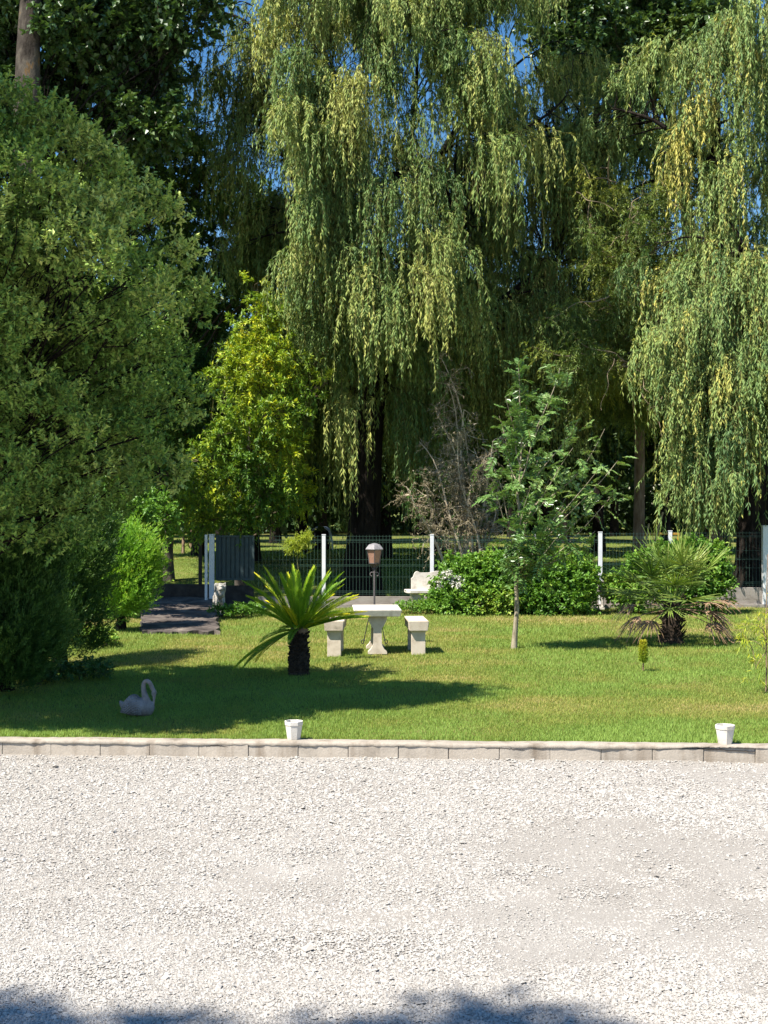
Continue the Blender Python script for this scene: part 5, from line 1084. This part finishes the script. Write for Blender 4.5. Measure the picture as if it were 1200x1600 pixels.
# ------------------------------------------------------------------ bits seen through the fence
def bits():
    d = 52.0; z = .6; x0, x1 = px(488, d), px(520, d); o = thing('garden_shelter', 'small pale open fronted shelter under the trees left of the big willow trunk', 'shelter', ((x0 + x1) / 2, d, z), rz=.0)
    n = 16; V = []; w = (x1 - x0) / 2; zb = z - .05; zt = pz(823, d)
    prof = [(-w, zt - .16), (-w * .9, zt - .05), (-w * .6, zt), (w * .3, zt - .01), (w * .62, zt - .1), (w * .8, zt - .3), (w * .95, zt - .62), (w, zb)]
    for x, zz in prof: V.append(((x0 + x1) / 2 + x, d - .5, zz)); V.append(((x0 + x1) / 2 + x, d + .9, zz)); V.append(((x0 + x1) / 2 + x * .93, d + .9, zz - .05)); V.append(((x0 + x1) / 2 + x * .93, d - .5, zz - .05))
    F = [[4 * i + q, 4 * i + (q + 1) % 4, 4 * i + 4 + (q + 1) % 4, 4 * i + 4 + q] for i in range(len(prof) - 1) for q in range(4)]; F += [[0, 3, 2, 1], [4 * len(prof) - 4 + q for q in range(4)]]
    MB().add(V, F).build('roof', M['shelter'], o, smooth=False)
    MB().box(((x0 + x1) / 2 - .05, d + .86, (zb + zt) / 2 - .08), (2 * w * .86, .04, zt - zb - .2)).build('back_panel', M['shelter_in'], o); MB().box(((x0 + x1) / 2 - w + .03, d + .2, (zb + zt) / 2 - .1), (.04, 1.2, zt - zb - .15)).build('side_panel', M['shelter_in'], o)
    rng = np.random.default_rng(4)
    for (xa, ya, xb, yb, lab) in [(1006, 862, 1036, 800, 'pale pole leaning to the right beside the tan trunk, longer of two'), (998, 852, 1014, 818, 'shorter pale pole leaning beside the tan trunk')]:
        d = 36.5; a = np.array(at(xa, ya, d)); a[2] = .1; c = np.array(at(xb, yb, d)); q = thing('leaning_pole', lab, 'pole', tuple(a), 'pale poles leaning behind the fence'); MB().tube(bend(a, c, rng, 6, .01), np.linspace(.035, .025, 6), 8).build('shaft', M['pole'], q)
    d = 46.0; q = thing('yellow_barrier', 'low yellow barrier bar behind the fence beside the right willow', 'barrier', (px(1035, d), d, .6)); MB().bbox((px(1035, d), d, pz(834, d)), (px(1062, d) - px(1008, d), .06, .07), .01).build('rail', M['yellow'], q)
    for x in (1010, 1060): MB().bbox((px(x, d), d, .9), (.06, .06, pz(834, d) - .5), .01).build('leg', M['yellow'], q)
bits()

# ---- trees beside the camera whose shade falls on the gravel
def shade_trees():
    rng = np.random.default_rng(91)
    lobes = np.array([(-6.4, 1.2, 8.6, 1.2, 1.2, .9), (-5.0, 1.0, 8.9, 1.1, 1.1, .8), (-7.6, 1.0, 8.4, 1.3, 1.3, 1), (-3.9, .9, 8.4, .9, .9, .7), (-5.6, .2, 9.6, 1.2, 1.2, .9), (-3.2, .5, 8.2, .7, .7, .6), (-4.6, -.6, 8.5, 1.2, 1.2, .9), (-7, -.6, 9, 1.2, 1.2, .9)])
    lobes[:, 1] += 1.0; lobes[:, 0] += .2
    lobes = np.concatenate([lobes, [(-1.9, 2.75, 8.3, .4, .35, .3), (-1.2, 2.85, 8.2, .35, .3, .3), (-.2, 2.65, 8.2, .45, .4, .4), (-7.4, 2.9, 8.4, .8, .6, .6)]])
    lobes[:, 2] += 6; lobes[:, 0] -= .53 * 6; lobes[:, 1] -= .39 * 6 + .16
    b = (-9.4, -1.6, GZ); tree('broadleaf_tree', 'leafy tree beside the camera whose shade falls across the near gravel', 'tree', b, [b, (-9.2, -1.4, 6), (-8.6, -.8, 13)], [.26, .2, .06], lobes, 4800, 14, .12, .09, .4, M['poplar'], M['bark_grey'], 95, droop=.2)
shade_trees()
def tall_neighbour():
    lobes = np.array([(-4.7, 13.3, 9.6, .6, .6, .5), (-5.2, 12.9, 9.9, .6, .6, .5), (-4.3, 13.6, 9.5, .4, .4, .35), (-5.8, 12.9, 10.2, .6, .6, .5)])
    b = (-9.5, 13.2, 0); tree('broadleaf_tree', 'tall leafy tree out to the left whose long bough reaches over the lawn', 'tree', b, [b, (-9.3, 13.2, 5), (-7.8, 13.1, 9.4), (-5.6, 13.0, 10.1)], [.22, .18, .1, .05], lobes, 700, 14, .12, .09, .4, M['poplar'], M['bark_grey'], 96, droop=.2)
tall_neighbour()
